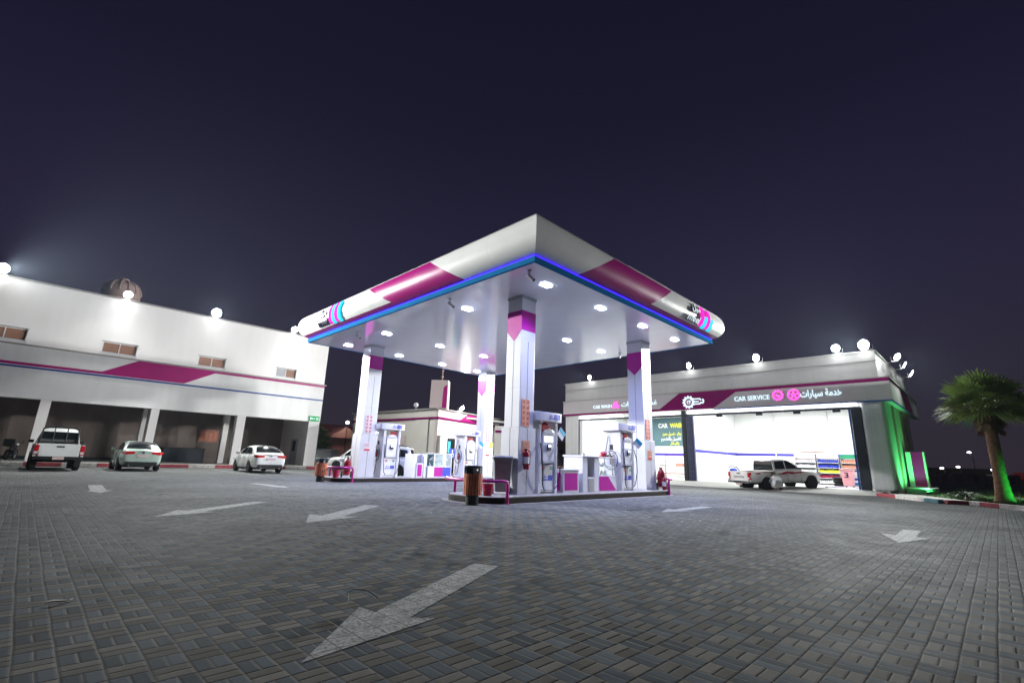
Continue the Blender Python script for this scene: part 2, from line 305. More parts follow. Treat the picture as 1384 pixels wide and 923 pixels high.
# ------------------------------------------------------------------ mesh helpers
class MB:
    """collects shapes into ONE mesh"""
    def __init__(s): s.v = []; s.f = []
    def add(s, vs, fs):
        o = len(s.v); s.v += [tuple(v) for v in vs]; s.f += [tuple(i+o for i in f) for f in fs]; return s
    def box(s, x0, y0, z0, x1, y1, z1):
        v = [(x, y, z) for z in (z0, z1) for y in (y0, y1) for x in (x0, x1)]
        return s.add(v, [(0, 2, 3, 1), (4, 5, 7, 6), (0, 1, 5, 4), (2, 6, 7, 3), (0, 4, 6, 2), (1, 3, 7, 5)])
    def obox(s, c, ax, ay, az, hx, hy, hz):
        c = Vector(c); ax, ay, az = Vector(ax), Vector(ay), Vector(az)
        v = [c+ax*hx*i+ay*hy*j+az*hz*k for k in (-1, 1) for j in (-1, 1) for i in (-1, 1)]
        return s.add(v, [(0, 2, 3, 1), (4, 5, 7, 6), (0, 1, 5, 4), (2, 6, 7, 3), (0, 4, 6, 2), (1, 3, 7, 5)])
    def cyl(s, p0, p1, r0, r1=None, n=16, cap=True):
        r1 = r0 if r1 is None else r1
        p0, p1 = Vector(p0), Vector(p1); d = (p1-p0).normalized()
        a = d.orthogonal().normalized(); b = d.cross(a)
        v = []
        for p, r in ((p0, r0), (p1, r1)):
            for i in range(n):
                t = 2*math.pi*i/n; v.append(p+a*r*math.cos(t)+b*r*math.sin(t))
        f = [(i, (i+1) % n, n+(i+1) % n, n+i) for i in range(n)]
        if cap: f += [tuple(range(n-1, -1, -1)), tuple(range(n, 2*n))]
        return s.add(v, f)
    def tube(s, pts, r, n=8):
        pts = [Vector(p) for p in pts]; rs = r if isinstance(r, (list, tuple)) else [r]*len(pts)
        v = []; a = None
        for i, p in enumerate(pts):
            t = (pts[min(i+1, len(pts)-1)]-pts[max(i-1, 0)]).normalized()
            if a is None: a = t.orthogonal().normalized()
            else:
                a = (a-t*a.dot(t)); a = a.normalized() if a.length > 1e-6 else t.orthogonal().normalized()
            b = t.cross(a)
            for k in range(n):
                q = 2*math.pi*k/n; v.append(p+a*rs[i]*math.cos(q)+b*rs[i]*math.sin(q))
        f = []
        for i in range(len(pts)-1):
            for k in range(n):
                f.append((i*n+k, i*n+(k+1) % n, (i+1)*n+(k+1) % n, (i+1)*n+k))
        f += [tuple(range(n-1, -1, -1)), tuple(range((len(pts)-1)*n, len(pts)*n))]
        return s.add(v, f)
    def lathe(s, prof, c=(0, 0, 0), n=24):
        """prof: (r,z) pairs bottom to top about +z"""
        v = []; 
        for r, z in prof:
            for i in range(n):
                t = 2*math.pi*i/n; v.append((c[0]+r*math.cos(t), c[1]+r*math.sin(t), c[2]+z))
        f = []
        for j in range(len(prof)-1):
            for i in range(n):
                f.append((j*n+i, j*n+(i+1) % n, (j+1)*n+(i+1) % n, (j+1)*n+i))
        f += [tuple(range(n-1, -1, -1)), tuple(range((len(prof)-1)*n, len(prof)*n))]
        return s.add(v, f)
    def prism(s, poly, o, ux, uy, depth):
        """2D polygon (counter-clockwise seen against the extrude direction) placed at o in axes ux,uy, extruded by depth along ux x uy"""
        o, ux, uy = Vector(o), Vector(ux), Vector(uy); nz = ux.cross(uy).normalized()*depth
        b = [o+ux*p[0]+uy*p[1] for p in poly]; t = [p+nz for p in b]; n = len(poly)
        return s.add(b+t, [tuple(range(n-1, -1, -1)), tuple(range(n, 2*n))]+[(i, (i+1) % n, n+(i+1) % n, n+i) for i in range(n)])
    def quad(s, a, b, c, d): return s.add([a, b, c, d], [(0, 1, 2, 3)])
    def grid(s, rows):
        nr, nc = len(rows), len(rows[0]); v = [p for r in rows for p in r]
        return s.add(v, [(j*nc+i, j*nc+i+1, (j+1)*nc+i+1, (j+1)*nc+i) for j in range(nr-1) for i in range(nc-1)])
    def build(s, name, material, parent=None, smooth=False, bevel=0.0, seg=2, sub=0, world=False, normals=True):
        v = s.v
        if world and parent is not None:
            L = parent.location; v = [(p[0]-L[0], p[1]-L[1], p[2]-L[2]) for p in v]
        me = bpy.data.meshes.new(name); me.from_pydata([tuple(p) for p in v], [], s.f)
        if normals or bevel:
            bm = bmesh.new(); bm.from_mesh(me)
            if normals: bmesh.ops.recalc_face_normals(bm, faces=bm.faces)
            if bevel > 0:
                es = [e for e in bm.edges if len(e.link_faces) == 2 and e.calc_face_angle(0) > R(30)]
                bmesh.ops.bevel(bm, geom=es, offset=bevel, segments=seg, profile=0.6, affect='EDGES', clamp_overlap=True)
            bm.to_mesh(me); bm.free()
        me.materials.append(MT[material] if isinstance(material, str) else material)
        o = bpy.data.objects.new(name, me); COL.objects.link(o)
        if smooth: 
            for p in me.polygons: p.use_smooth = True
            try: me.set_sharp_from_angle(angle=R(40))
            except Exception: pass
        if sub:
            md = o.modifiers.new('s', 'SUBSURF'); md.levels = sub; md.render_levels = sub
        if parent is not None: o.parent = parent
        return o

def thing(name, label, cat, loc=(0, 0, 0), rotz=0.0, group=None):
    o = bpy.data.objects.new(name, None); COL.objects.link(o); o.empty_display_size = 0.2
    o.location = loc; o.rotation_euler = (0, 0, rotz); o['label'] = label; o['category'] = cat
    if group: o['group'] = group
    return o
def tag(o, label, cat, group=None):
    o['label'] = label; o['category'] = cat
    if group: o['group'] = group
    return o
def struct(o, kind='structure'): o['kind'] = kind; return o
def lab(o, label): o['label'] = label; return o

def copy_tree(o, parent=None):
    c = o.copy(); COL.objects.link(c)
    if parent is not None: c.parent = parent
    for ch in list(o.children): copy_tree(ch, c)
    return c
def dup(root, loc, rotz, label, group=None):
    c = copy_tree(root); c.location = loc; c.rotation_euler = (0, 0, rotz); c['label'] = label
    if group: c['group'] = group
    return c

def text_mesh(body, height, bold=0.0, depth=0.02, width=None, anchor='l'):
    """lettering as mesh data in local x (reading direction), y (up), z (out); glyph islands are stepped so overlaps never share a plane"""
    cu = bpy.data.curves.new('lettering', 'FONT'); cu.body = body; cu.size = 1.0; cu.offset = bold; cu.extrude = 0.5; cu.resolution_u = 3
    ob = bpy.data.objects.new('lettering', cu); COL.objects.link(ob)
    dg = bpy.context.evaluated_depsgraph_get(); me = bpy.data.meshes.new_from_object(ob.evaluated_get(dg))
    bpy.data.objects.remove(ob); bpy.data.curves.remove(cu)
    bm = bmesh.new(); bm.from_mesh(me); bmesh.ops.remove_doubles(bm, verts=bm.verts, dist=1e-5)
    xs = [v.co.x for v in bm.verts]; x0, x1 = min(xs), max(xs)
    capk = height/0.72
    sx = capk if width is None else width/(x1-x0)
    seen = set(); k = 0
    for v in bm.verts:
        if v in seen: continue
        st = [v]; isl = []
        seen.add(v)
        while st:
            w = st.pop(); isl.append(w)
            for e in w.link_edges:
                q = e.other_vert(w)
                if q not in seen: seen.add(q); st.append(q)
        for w in isl:
            w.co.z = (w.co.z+0.5)*depth + (0.0 if w.co.z < 0 else (k % 5)*depth*0.06)
        k += 1
    for v in bm.verts: v.co.x = (v.co.x-x0)*sx; v.co.y *= capk
    vs = [tuple(v.co) for v in bm.verts]; bm.verts.index_update(); fs = [tuple(v.index for v in f.verts) for f in bm.faces]
    W = (x1-x0)*sx
    if anchor == 'c': vs = [(x-W/2, y, z) for x, y, z in vs]
    bm.free(); bpy.data.meshes.remove(me)
    return vs, fs
def put_text(mb, body, height, o, ux, uy, bold=0.0, depth=0.02, width=None, anchor='l', fn=None):
    vs, fs = text_mesh(body, height, bold, depth, width, anchor)
    o, ux, uy = Vector(o), Vector(ux).normalized(), Vector(uy).normalized(); nz = ux.cross(uy)
    if fn: mb.add([fn(*v) for v in vs], fs)
    else: mb.add([o+ux*x+uy*y+nz*z for x, y, z in vs], fs)
    return mb

_AF = {'خ': 0xFEA5, 'د': 0xFEA9, 'م': 0xFEE1, 'ة': 0xFE93, 'س': 0xFEB1, 'ي': 0xFEF1, 'ا': 0xFE8D, 'ر': 0xFEAD, 'ت': 0xFE95, 'غ': 0xFECD, 'ل': 0xFEDD,
       'ف': 0xFED1, 'ح': 0xFEA1, 'ص': 0xFEB9, 'و': 0xFEED, 'ز': 0xFEAF, 'ش': 0xFEB5, 'ن': 0xFEE5, 'ب': 0xFE8F, 'ه': 0xFEE9, 'ك': 0xFED9, 'ع': 0xFEC9}
_A2 = set('دةارزو')
def arabic(s):
    out = []
    for i, ch in enumerate(s):
        if ch not in _AF: out.append(ch); continue
        prev = i > 0 and s[i-1] in _AF and s[i-1] not in _A2
        nxt = i < len(s)-1 and s[i+1] in _AF and ch not in _A2
        k = (3 if nxt else 1) if prev else (2 if nxt else 0)
        out.append(chr(_AF[ch]+k))
    return ''.join(reversed(out))

def spot(name, loc, target, power, size=140, blend=1.0, col=(1, 1, 1), radius=0.15, parent=None):
    d = bpy.data.lights.new(name, 'SPOT'); d.energy = power; d.spot_size = R(size); d.spot_blend = blend; d.color = col; d.shadow_soft_size = radius
    o = bpy.data.objects.new(name, d); COL.objects.link(o); o.location = loc
    q = (Vector(target)-Vector(loc)).to_track_quat('-Z', 'Y'); o.rotation_euler = q.to_euler()
    if parent is not None:
        o.parent = parent; o.matrix_parent_inverse = Matrix.Translation(parent.location).inverted()
    return o
def area(name, loc, target, power, sx, sy, col=(1, 1, 1), parent=None):
    d = bpy.data.lights.new(name, 'AREA'); d.shape = 'RECTANGLE'; d.size = sx; d.size_y = sy; d.energy = power; d.color = col
    o = bpy.data.objects.new(name, d); COL.objects.link(o); o.location = loc
    q = (Vector(target)-Vector(loc)).to_track_quat('-Z', 'Y'); o.rotation_euler = q.to_euler()
    if parent is not None:
        o.parent = parent; o.matrix_parent_inverse = Matrix.Translation(parent.location).inverted()
    return o
X_, Y_, Z_ = (1, 0, 0), (0, 1, 0), (0, 0, 1)
# ================================================================== GROUND
g = MB().quad((-250, -250, -0.10), (700, -250, -0.10), (700, 700, -0.10), (-250, 700, -0.10)); struct(g.build('ground', 'soil'))
pv = MB().add([(-60, -40, 0), (26.2, -40, 0), (26.2, -0.6, 0), (27.3, 1.5, 0), (31.6, 4.4, 0), (33.3, 4.4, 0), (33.3, 26, 0), (60, 40, 0), (60, 75, 0), (-60, 75, 0)], [tuple(range(10))])
struct(pv.build('forecourt_pavement', 'pavers'))
# concrete apron sloping up into the bays
ap = MB().add([(29.6, 25.6, 0.006), (29.6, 8.6, 0.006), (31.5, 4.5, 0.006), (33.42, 4.5, 0.20), (33.42, 25.6, 0.20)], [(0, 1, 2, 3, 4)])
ap.add([(31.5, 4.5, 0.0), (33.42, 4.5, 0.0), (33.42, 4.5, 0.20), (31.5, 4.5, 0.006)], [(0, 1, 2, 3)])
struct(ap.build('concrete_apron', 'concrete', normals=False))
# raised walkway in front of the arcade, painted kerb
wk = MB().box(-20, 38.02, 0.0, 18.2, 45, 0.24); struct(wk.build('arcade_walkway', 'concrete'))
x = -20.0; k = 0; kr = MB(); kw = MB()
while x < 18.2:
    (kr if k % 2 else kw).box(x, 37.8, 0.0, min(x+1.55, 18.2), 38.017, 0.21 if k % 2 else 0.212); x += 1.55; k += 1
struct(kr.build('red_kerb', 'kerb_red', bevel=0.02)); struct(kw.build('white_kerb', 'kerb_white', bevel=0.02))

# landscaped strip at the right: kerb stones in red, white and teal, planting bed
def kerb_run(pts, seq, h=0.16, w=0.22):
    for i in range(len(pts)-1):
        a, b = Vector((*pts[i], 0)), Vector((*pts[i+1], 0)); L = (b-a).length; d = (b-a)/L; nn = Vector((-d.y, d.x, 0))
        t = 0; j = 0
        while t < L-0.05:
            s, mname = seq[i][j % len(seq[i])]; e = min(t+s, L); c = a+d*(t+e)/2+nn*(-w/2)
            yield c, d, nn, (e-t)/2, mname
            t = e; j += 1
runs = {}
for c, d, nn, hl, mname in kerb_run([(31.5, 4.42), (27.45, 1.75), (27.9, 0.95), (24.6, -1.6), (20.5, -5.0)],
        [[(1.7, 'kerb_red'), (2.2, 'kerb_white'), (1.0, 'kerb_teal')], [(1.0, 'kerb_red')], [(0.7, 'kerb_white'), (0.9, 'kerb_red'), (1.2, 'kerb_white'), (1.1, 'kerb_teal')], [(1.6, 'kerb_white'), (1.4, 'kerb_red')]]):
    runs.setdefault(mname, MB()).obox(c+Vector((0, 0, 0.085)), d, nn, Z_, hl-0.006, 0.11, 0.085)
for mname, nm in (('kerb_red', 'red_kerb'), ('kerb_white', 'white_kerb'), ('kerb_teal', 'teal_kerb')):
    struct(runs[mname].build(nm, mname, bevel=0.02))
bed = MB().add([(27.75, 1.95, .12), (31.6, 4.30, .12), (33.4, 4.1, .12), (33.4, 3.0, .12), (28.6, 0.9, .12), (28.0, 1.0, .12)], [(0, 5, 4, 3, 2, 1)]); struct(bed.build('path', 'concrete'))
bed2 = MB().add([(28.05, .85, .10), (28.7, .9, .10), (40, 4.0, .06), (46, -3, .0), (32, -9, .0), (20.9, -5.0, .10), (24.9, -1.55, .10)], [tuple(range(7))])
struct(bed2.build('planting_bed', 'grass', normals=False))
def grass():
    random.seed(3); mb = MB()
    for i in range(5200):
        a = random.random(); X = 25.3+a*8; yl = -1.35+(X-24.9)*0.72
        y = min(yl, 1.0+(X-28.7)*.2)-random.random()**1.4*3.2
        if X < 28 and y > -1.35+(X-24.9)*0.72: continue
        h = random.uniform(.05, .15); t = random.uniform(0, 6.28); w = .012; dx, dy = math.cos(t)*w, math.sin(t)*w; lx, ly = random.uniform(-.05, .05), random.uniform(-.05, .05)
        mb.add([(X-dx, y-dy, .08), (X+dx, y+dy, .08), (X+lx, y+ly, .1+h)], [(0, 1, 2)])
    o = mb.build('grass', 'grass', normals=False); struct(o, 'stuff')
grass()

# ================================================================== PAINTED ARROWS AND BAY LINES
def arrow(tail, tip, label, hw=0.14, hl=0.85, hh=0.36, poly=None):
    a, b = Vector((*tail, 0)), Vector((*tip, 0)); d = (b-a); L = d.length; d /= L; n = Vector((-d.y, d.x, 0))
    P = [(0, -hw), (L-hl, -hw), (L-hl-.06, -hh), (L, 0), (L-hl-.06, hh), (L-hl, hw), (0, hw)]
    z = Vector((0, 0, .004)); vs = [a+d*p+n*q+z for p, q in P]
    o = MB().add(vs, [tuple(range(7))]).build('painted_arrow', 'paint', normals=False)
    tag(o, label, 'arrow', 'direction arrows painted on the pavers')
arrow((3.94, 4.26), (1.34, 2.96), 'large worn white arrow painted across the pavers nearest the camera', .15, .95, .33)
arrow((4.28, 12.67), (1.83, 10.55), 'long thin white arrow on pavers between grey sedan and camera', .17, 1.0, .40)
arrow((6.18, 10.80), (3.67, 8.58), 'white arrow on pavers just left of the slatted litter bin', .20, 1.1, .50)
arrow((14.86, 6.36), (11.81, 6.27), 'white arrow on pavers in front of the front pump island', .17, 1.1, .36)
arrow((13.6, 1.47), (10.9, 1.38), 'short broad white arrow on pavers at far right before the palm', .15, 1.3, .38)
arrow((1.78, 19.9), (1.62, 16.5), 'white arrow pointing at camera on pavers behind parked pickup', .17, 1.0, .33)
arrow((6.42, 20.2), (6.7, 17.4), 'faint white arrow on pavers behind the white sedan', .15, .9, .3)
ln = MB()
def line(a, b, w=.11):
    a, b = Vector((*a, .004)), Vector((*b, .004)); d = (b-a).normalized(); n = Vector((-d.y, d.x, 0))*w/2
    ln.quad(a-n, b-n, b+n, a+n)
for q in (((8.6, 29.0), (8.6, 34.4)), ((12.4, 28.6), (12.4, 34.4)), ((8.66, 28.95), (12.34, 28.75)), ((7.6, 23.95), (10.4, 23.5)), ((20.34, 7.39), (19.23, 3.68)), ((23.37, 7.23), (22.68, 3.8))): line(*q)
struct(ln.build('bay_marking_lines', 'paint', normals=False))

# ================================================================== PUMP ISLANDS
def island(x0, x1, yc, hw, label, holes):
    t = thing('pump_island', label, 'pump island', ((x0+x1)/2, yc, 0), 0, 'raised pump islands under the canopy')
    L = (x1-x0)/2
    def outline(off):
        P = []; r = hw*0.72+off*0.0
        for cx, cy, a0 in ((L-r, -hw+r, -90), (L-r, hw-r, 0), (-L+r, hw-r, 90), (-L+r, -hw+r, 180)):
            for i in range(9):
                a = R(a0+i*90/8); P.append((cx+(r+off)*math.cos(a), cy+(r+off)*math.sin(a)))
        return P
    kb = MB().prism(outline(0), (0, 0, 0), X_, Y_, 0.165); kb.build('kerb', 'kerb_stone', t, bevel=0.02)
    tp = MB().prism(outline(-0.03), (0, 0, 0.165), X_, Y_, 0.015); tp.build('deck', 'island_top', t, bevel=0.006)
    for hx in holes: MB().cyl((hx, -hw-.012, 0.09), (hx, -hw+.02, 0.09), 0.032, n=14).build('drain_pipe', 'black_rubber', t)
    sk = MB().prism(outline(0.20), (0, 0, 0), X_, Y_, 0.005); sk.build('concrete_skirt', 'skirt', t)
    return t
island(8.85, 19.45, 10.72, 1.08, 'front raised pump island with brown stone kerb and litter bin at its end', [-2.9+.9, 4.1])
island(9.75, 20.6, 21.3, 1.05, 'rear raised pump island with brown stone kerb beyond the front one', [3.0])

# ================================================================== CANOPY
CX0, CX1, CY0, CY1, ZS = 8.93, 20.65, 8.21, 23.2, 6.5
def canopy():
    t = thing('canopy', 'large white and magenta fuel canopy with blue edge light over both pump islands', 'canopy', ((CX0+CX1)/2, (CY0+CY1)/2, ZS))
    B = lambda mb, *a, **k: mb.build(*a, parent=t, world=True, **k)
    B(MB().box(CX0+.02, CY0+.02, ZS, CX1-.02, CY1-.02, ZS+.12), 'soffit', 'soffit')
    B(MB().box(CX0+.05, CY0+.05, ZS+.13, CX1-.05, CY1-.05, ZS+1.17), 'roof_deck', 'grey_trim')
    def ring(o0, o1, z0, z1, name, m, **k):
        mb = MB()
        mb.box(CX0-o1, CY0-o1, z0, CX1+o1, CY0-o0, z1); mb.box(CX0-o1, CY1+o0, z0, CX1+o1, CY1+o1, z1)
        mb.box(CX0-o1, CY0-o0, z0, CX0-o0, CY1+o0, z1); mb.box(CX1+o0, CY0-o0, z0, CX1+o1, CY1+o0, z1)
        return B(mb, name, m, **k)
    ring(-.02, .06, ZS-.015, ZS+.15, 'edge_trim', 'trim_blue')
    ring(-.02, .035, ZS+.155, ZS+.20, 'edge_light', 'led_blue')
    prof = [(.05, .205), (.13, .235), (.24, .30), (.34, .39), (.41, .50), (.455, .62), (.475, .75), (.47, .88), (.445, 1.0), (.40, 1.11), (.36, 1.165)]
    prof = [(o, ZS+z) for o, z in prof]
    def side(ax, name_map, b0, b1):
        # segments along s: white | magenta | white with slanted joints; low magenta strip after the panel
        L = (CY1-CY0) if ax == 0 else (CX1-CX0)
        def P(s, o, z): return (CX0-o, CY0+s, z) if ax == 0 else (CX0+s, CY0-o, z)
        def seg(bounds, rows, nm, m):
            mb = MB(); N = 24; g = []
            for o, z in rows:
                lo, hi = bounds(o, z); g.append([P(lo+(hi-lo)*i/N, o, z) for i in range(N+1)])
            mb.grid(g); B(mb, nm, m, smooth=True)
        f0, f1 = b0, b1
        cw = 'canopy_white_y' if ax == 0 else 'canopy_white'
        seg(lambda o, z: (-o, f0(z)), prof, 'fascia', cw)
        seg(lambda o, z: (f0(z), f1(z)), prof, 'fascia_stripe', 'canopy_magenta')
        seg(lambda o, z: (f1(z), L+o), prof[:3], 'fascia_stripe', 'canopy_magenta')
        seg(lambda o, z: (f1(z), L+o), prof[2:], 'fascia', cw)
    side(0, None, lambda z: 10.94+1.64*(z-6.57)-CY0, lambda z: 15.1+1.83*(z-6.69)-CY0)
    side(1, None, lambda z: 10.6+1.58*(z-6.55)-CX0, lambda z: 14.86+1.59*(z-6.76)-CX0)
    mb = MB(); mb.grid([[(CX1+o, CY0-o+(CY1-CY0+2*o)*i/8, z) for i in range(9)] for o, z in prof]); B(mb, 'fascia', 'canopy_white', smooth=True)
    mb = MB(); mb.grid([[(CX0-o+(CX1-CX0+2*o)*i/8, CY1+o, z) for i in range(9)] for o, z in prof]); B(mb, 'fascia', 'canopy_white', smooth=True)
    o, z = prof[-1]
    B(MB().box(CX0-o, CY0-o, z, CX1+o, CY1+o, z+.025), 'top_flashing', 'grey_trim')
    # upturned lip along the roof edge of the second half
    B(MB().box(CX0+4.5, CY0-.30, z+.025, CX1+.2, CY0-.26, z+.10), 'roof_lip', 'grey_trim')
    return t
CAN = canopy()

def logo_on(face):
    """lettering, arabic lettering and four slanted bars standing off the curved fascia"""
    if face == 'left':
        org = Vector((CX0-.50, 21.35, 0)); ux = Vector((0, -1, 0)); out = Vector((-1, 0, 0))
        t = thing('lit_name_sign', 'lit name sign with slanted bars on the left fascia above the sedan side', 'sign', (CX0-.5, 20.3, 7.2), 0, 'lit name signs on the canopy fascia')
    else:
        org = Vector((17.55, CY0-.50, 0)); ux = Vector((1, 0, 0)); out = Vector((0, -1, 0))
        t = thing('lit_name_sign', 'lit name sign with slanted bars on the right fascia toward the service bays', 'sign', (18.6, CY0-.5, 7.2), 0, 'lit name signs on the canopy fascia')
    zs = np.array([.205, .39, .62, .88, 1.11])+ZS; of = np.array([.05, .34, .455, .47, .40])
    def fn(dx, z0):
        def q(x, y, z):
            zz = z0+y; o = np.interp(zz, zs, of)-.47
            p = org+ux*(dx+x)+out*(o+z); return (p.x, p.y, zz)
        return q
    mb = MB(); put_text(mb, 'meel', .25, (0, 0, 0), X_, Y_, .03, .035, 1.02, fn=fn(0.0, 6.86)); mb.build('lettering', 'sign_navy', t, world=True)
    if face == 'right':
        mb = MB(); put_text(mb, 'meel', .25, (0, 0, 0), X_, Y_, .0, .012, 1.0, fn=lambda x, y, z: fn(.01, 6.86)(x, y, z+.04)); mb.build('letter_face', 'sign_edge', t, world=True)
    ar = arabic('ميل')
    mb = MB(); put_text(mb, ar, .26, (0, 0, 0), X_, Y_, .05, .035, .72, fn=fn(.20, 7.28)); mb.build('lettering', 'sign_navy', t, world=True)
    if face == 'right':
        mb = MB(); put_text(mb, ar, .26, (0, 0, 0), X_, Y_, .008, .012, .70, fn=lambda x, y, z: fn(.21, 7.28)(x, y, z+.04)); mb.build('letter_face', 'sign_edge', t, world=True)
    for i in range(4):
        m = 'sign_magenta' if i % 2 == 0 else 'sign_cyan'
        mb = MB(); x0 = 1.12+i*.29; N = 8; f = fn(0, 0)
        zt = (7.58, 7.24, 7.58, 7.24)[i] if face == 'right' else 7.60
        zb = (6.84, 6.80, 6.84, 6.80)[i]
        front = []; back = []
        for j in range(N+1):
            z = zb+(zt-zb)*j/N; sl = (.30 if face == 'left' else -.10)*(z-6.8)
            w = .225
            front.append([f(x0+sl+.0, z, .05), f(x0+sl+w, z, .05)]); back.append([f(x0+sl, z, .0), f(x0+sl+w, z, .0)])
        mb.grid(front)
        mb.grid([[front[j][0], back[j][0]] for j in range(N+1)]); mb.grid([[front[j][1], back[j][1]] for j in range(N+1)])
        mb.grid([front[0], back[0]]); mb.grid([front[-1], back[-1]])
        mb.build('slanted_bar', m, t, world=True, normals=False)
logo_on('left'); logo_on('right')

# recessed downlights
def downlights():
    xs = (10.45, 13.4, 16.3, 19.0); ys = (9.1, 12.9, 18.5, 22.15)
    cols = ('nearest', 'second', 'third', 'farthest'); rows = ('front', 'second', 'third', 'rear')
    for i, x in enumerate(xs):
        for j, y in enumerate(ys):
            lb = 'square white canopy light, ' + ('leftmost', 'second', 'third', 'rightmost')[i] + ' of the four in ' + ('the row nearest the front fascia', 'the second row from the front fascia', 'the second row from the back edge', 'the rearmost row')[j]
            t = thing('canopy_light', lb, 'light', (x, y, ZS), 0, 'lights set in the canopy ceiling')
            MB().box(-.225, -.15, -.014, .225, .15, 0).build('frame', 'white_gloss', t, bevel=.008)
            MB().box(-.18, -.105, -.048, .18, .105, -.0155).build('diffuser', 'led_white', t, bevel=.012)
            d = bpy.data.lights.new('canopy_lamp', 'AREA'); d.shape = 'RECTANGLE'; d.size = .36; d.size_y = .21; d.energy = 92; d.spread = R(125); d.color = (.43, .50, 1.0)
            o = bpy.data.objects.new('canopy_lamp', d); COL.objects.link(o); o.parent = t; o.location = (0, 0, -.055)
downlights()
def cctv(loc, aim, label):
    t = thing('security_camera', label, 'camera', loc, aim, 'cameras under the canopy ceiling')
    MB().cyl((0, 0, 0), (0, 0, -.03), .06).cyl((0, 0, -.03), (0, 0, -.16), .018).build('bracket', 'grey_panel', t)
    a = Vector((.83, 0, -.55)).normalized(); c = Vector((.02, 0, -.2))
    MB().cyl(c-a*.11, c+a*.13, .052, n=18).build('housing', 'white_gloss', t, bevel=.01)
    MB().cyl(c+a*.131, c+a*.165, .05, .046, n=18).build('lens', 'black_plastic', t)
cctv((9.28, 8.72, ZS), R(-20), 'white bullet camera under the near corner of the canopy')
cctv((9.37, 12.54, ZS), R(-30), 'white bullet camera under the middle of the left canopy edge')
cctv((9.48, 19.34, ZS), R(-30), 'white bullet camera under the far end of left canopy edge')
cctv((19.9, 12.42, ZS), R(200), 'white bullet camera under the right canopy beside the right pillar')

# ================================================================== CANOPY PILLARS
def pillar(x, y, w, label, seed=0):
    t = thing('canopy_pillar', label, 'pillar', (x, y, .18), 0, 'white pillars carrying the canopy')
    H = ZS-.18
    MB().box(0, 0, 2.0, w, w, H).build('shaft', 'pillar_white', t, bevel=.012)
    p = .055
    MB().box(-p, -p, 0, w+p, w+p, 1.99).build('plinth', 'plinth', t, bevel=.012)
    s = .008
    sm = MB()
    for z0, z1, q in ((2.0, 4.78, 0), (0.01, 1.985, p)):
        e = q+.003
        sm.box(w/2-s, -e, z0, w/2+s, -e+.01, z1); sm.box(w/2-s, w+e-.01, z0, w/2+s, w+e, z1)
        sm.box(-e, w/2-s, z0, -e+.01, w/2+s, z1); sm.box(w+e-.01, w/2-s, z0, w+e, w/2+s, z1)
    sm.build('seam', 'seam', t)
    cb = MB(); zt, zb, zp = 5.80, 5.13, 4.78; e = .006
    pt = [(-e, zb), (w/2, zp), (w+e, zb), (w+e, zt), (-e, zt)]; pr_ = [(-e, zb), (w+e, zb), (w+e, zt), (-e, zt)]
    # pointed panels on the two x faces, straight panels on the two y faces
    cb.add([(-e, a, b) for a, b in pt]+[(-.001, a, b) for a, b in pt], [tuple(range(5)), tuple(range(9, 4, -1))]+[(i, (i+1) % 5, 5+(i+1) % 5, 5+i) for i in range(5)])
    cb.add([(w+e, a, b) for a, b in pt]+[(w+.001, a, b) for a, b in pt], [tuple(range(4, -1, -1)), tuple(range(5, 10))]+[(i, 5+i, 5+(i+1) % 5, (i+1) % 5) for i in range(5)])
    cb.add([(a, -e, b) for a, b in pr_]+[(a, -.001, b) for a, b in pr_], [(3, 2, 1, 0), (4, 5, 6, 7)]+[(i, 4+i, 4+(i+1) % 4, (i+1) % 4) for i in range(4)])
    cb.add([(a, w+e, b) for a, b in pr_]+[(a, w+.001, b) for a, b in pr_], [(0, 1, 2, 3), (7, 6, 5, 4)]+[(i, (i+1) % 4, 4+(i+1) % 4, 4+i) for i in range(4)])
    cb.build('collar_band', 'magenta_bright', t)
    MB().box(-.02, -.02, H-.09, w+.02, w+.02, H-.002).build('top_shade_strip', 'grey_panel', t)  # grey strip standing in for the shadow at the pillar top
    return t
PIL = [(10.66, 10.30, .66), (18.25, 10.30, .72), (11.12, 21.05, .72), (19.42, 21.7, .72)]
pillar(*PIL[0], 'nearest white pillar with magenta collar, grey wheelie bin standing beside its foot')
pillar(*PIL[1], 'right white pillar with magenta collar, red fire extinguishers at its foot')
pillar(*PIL[2], 'left rear white pillar with magenta collar beside the white sport utility car')
pillar(*PIL[3], 'farthest white pillar with magenta collar, yellow note stuck on its front')

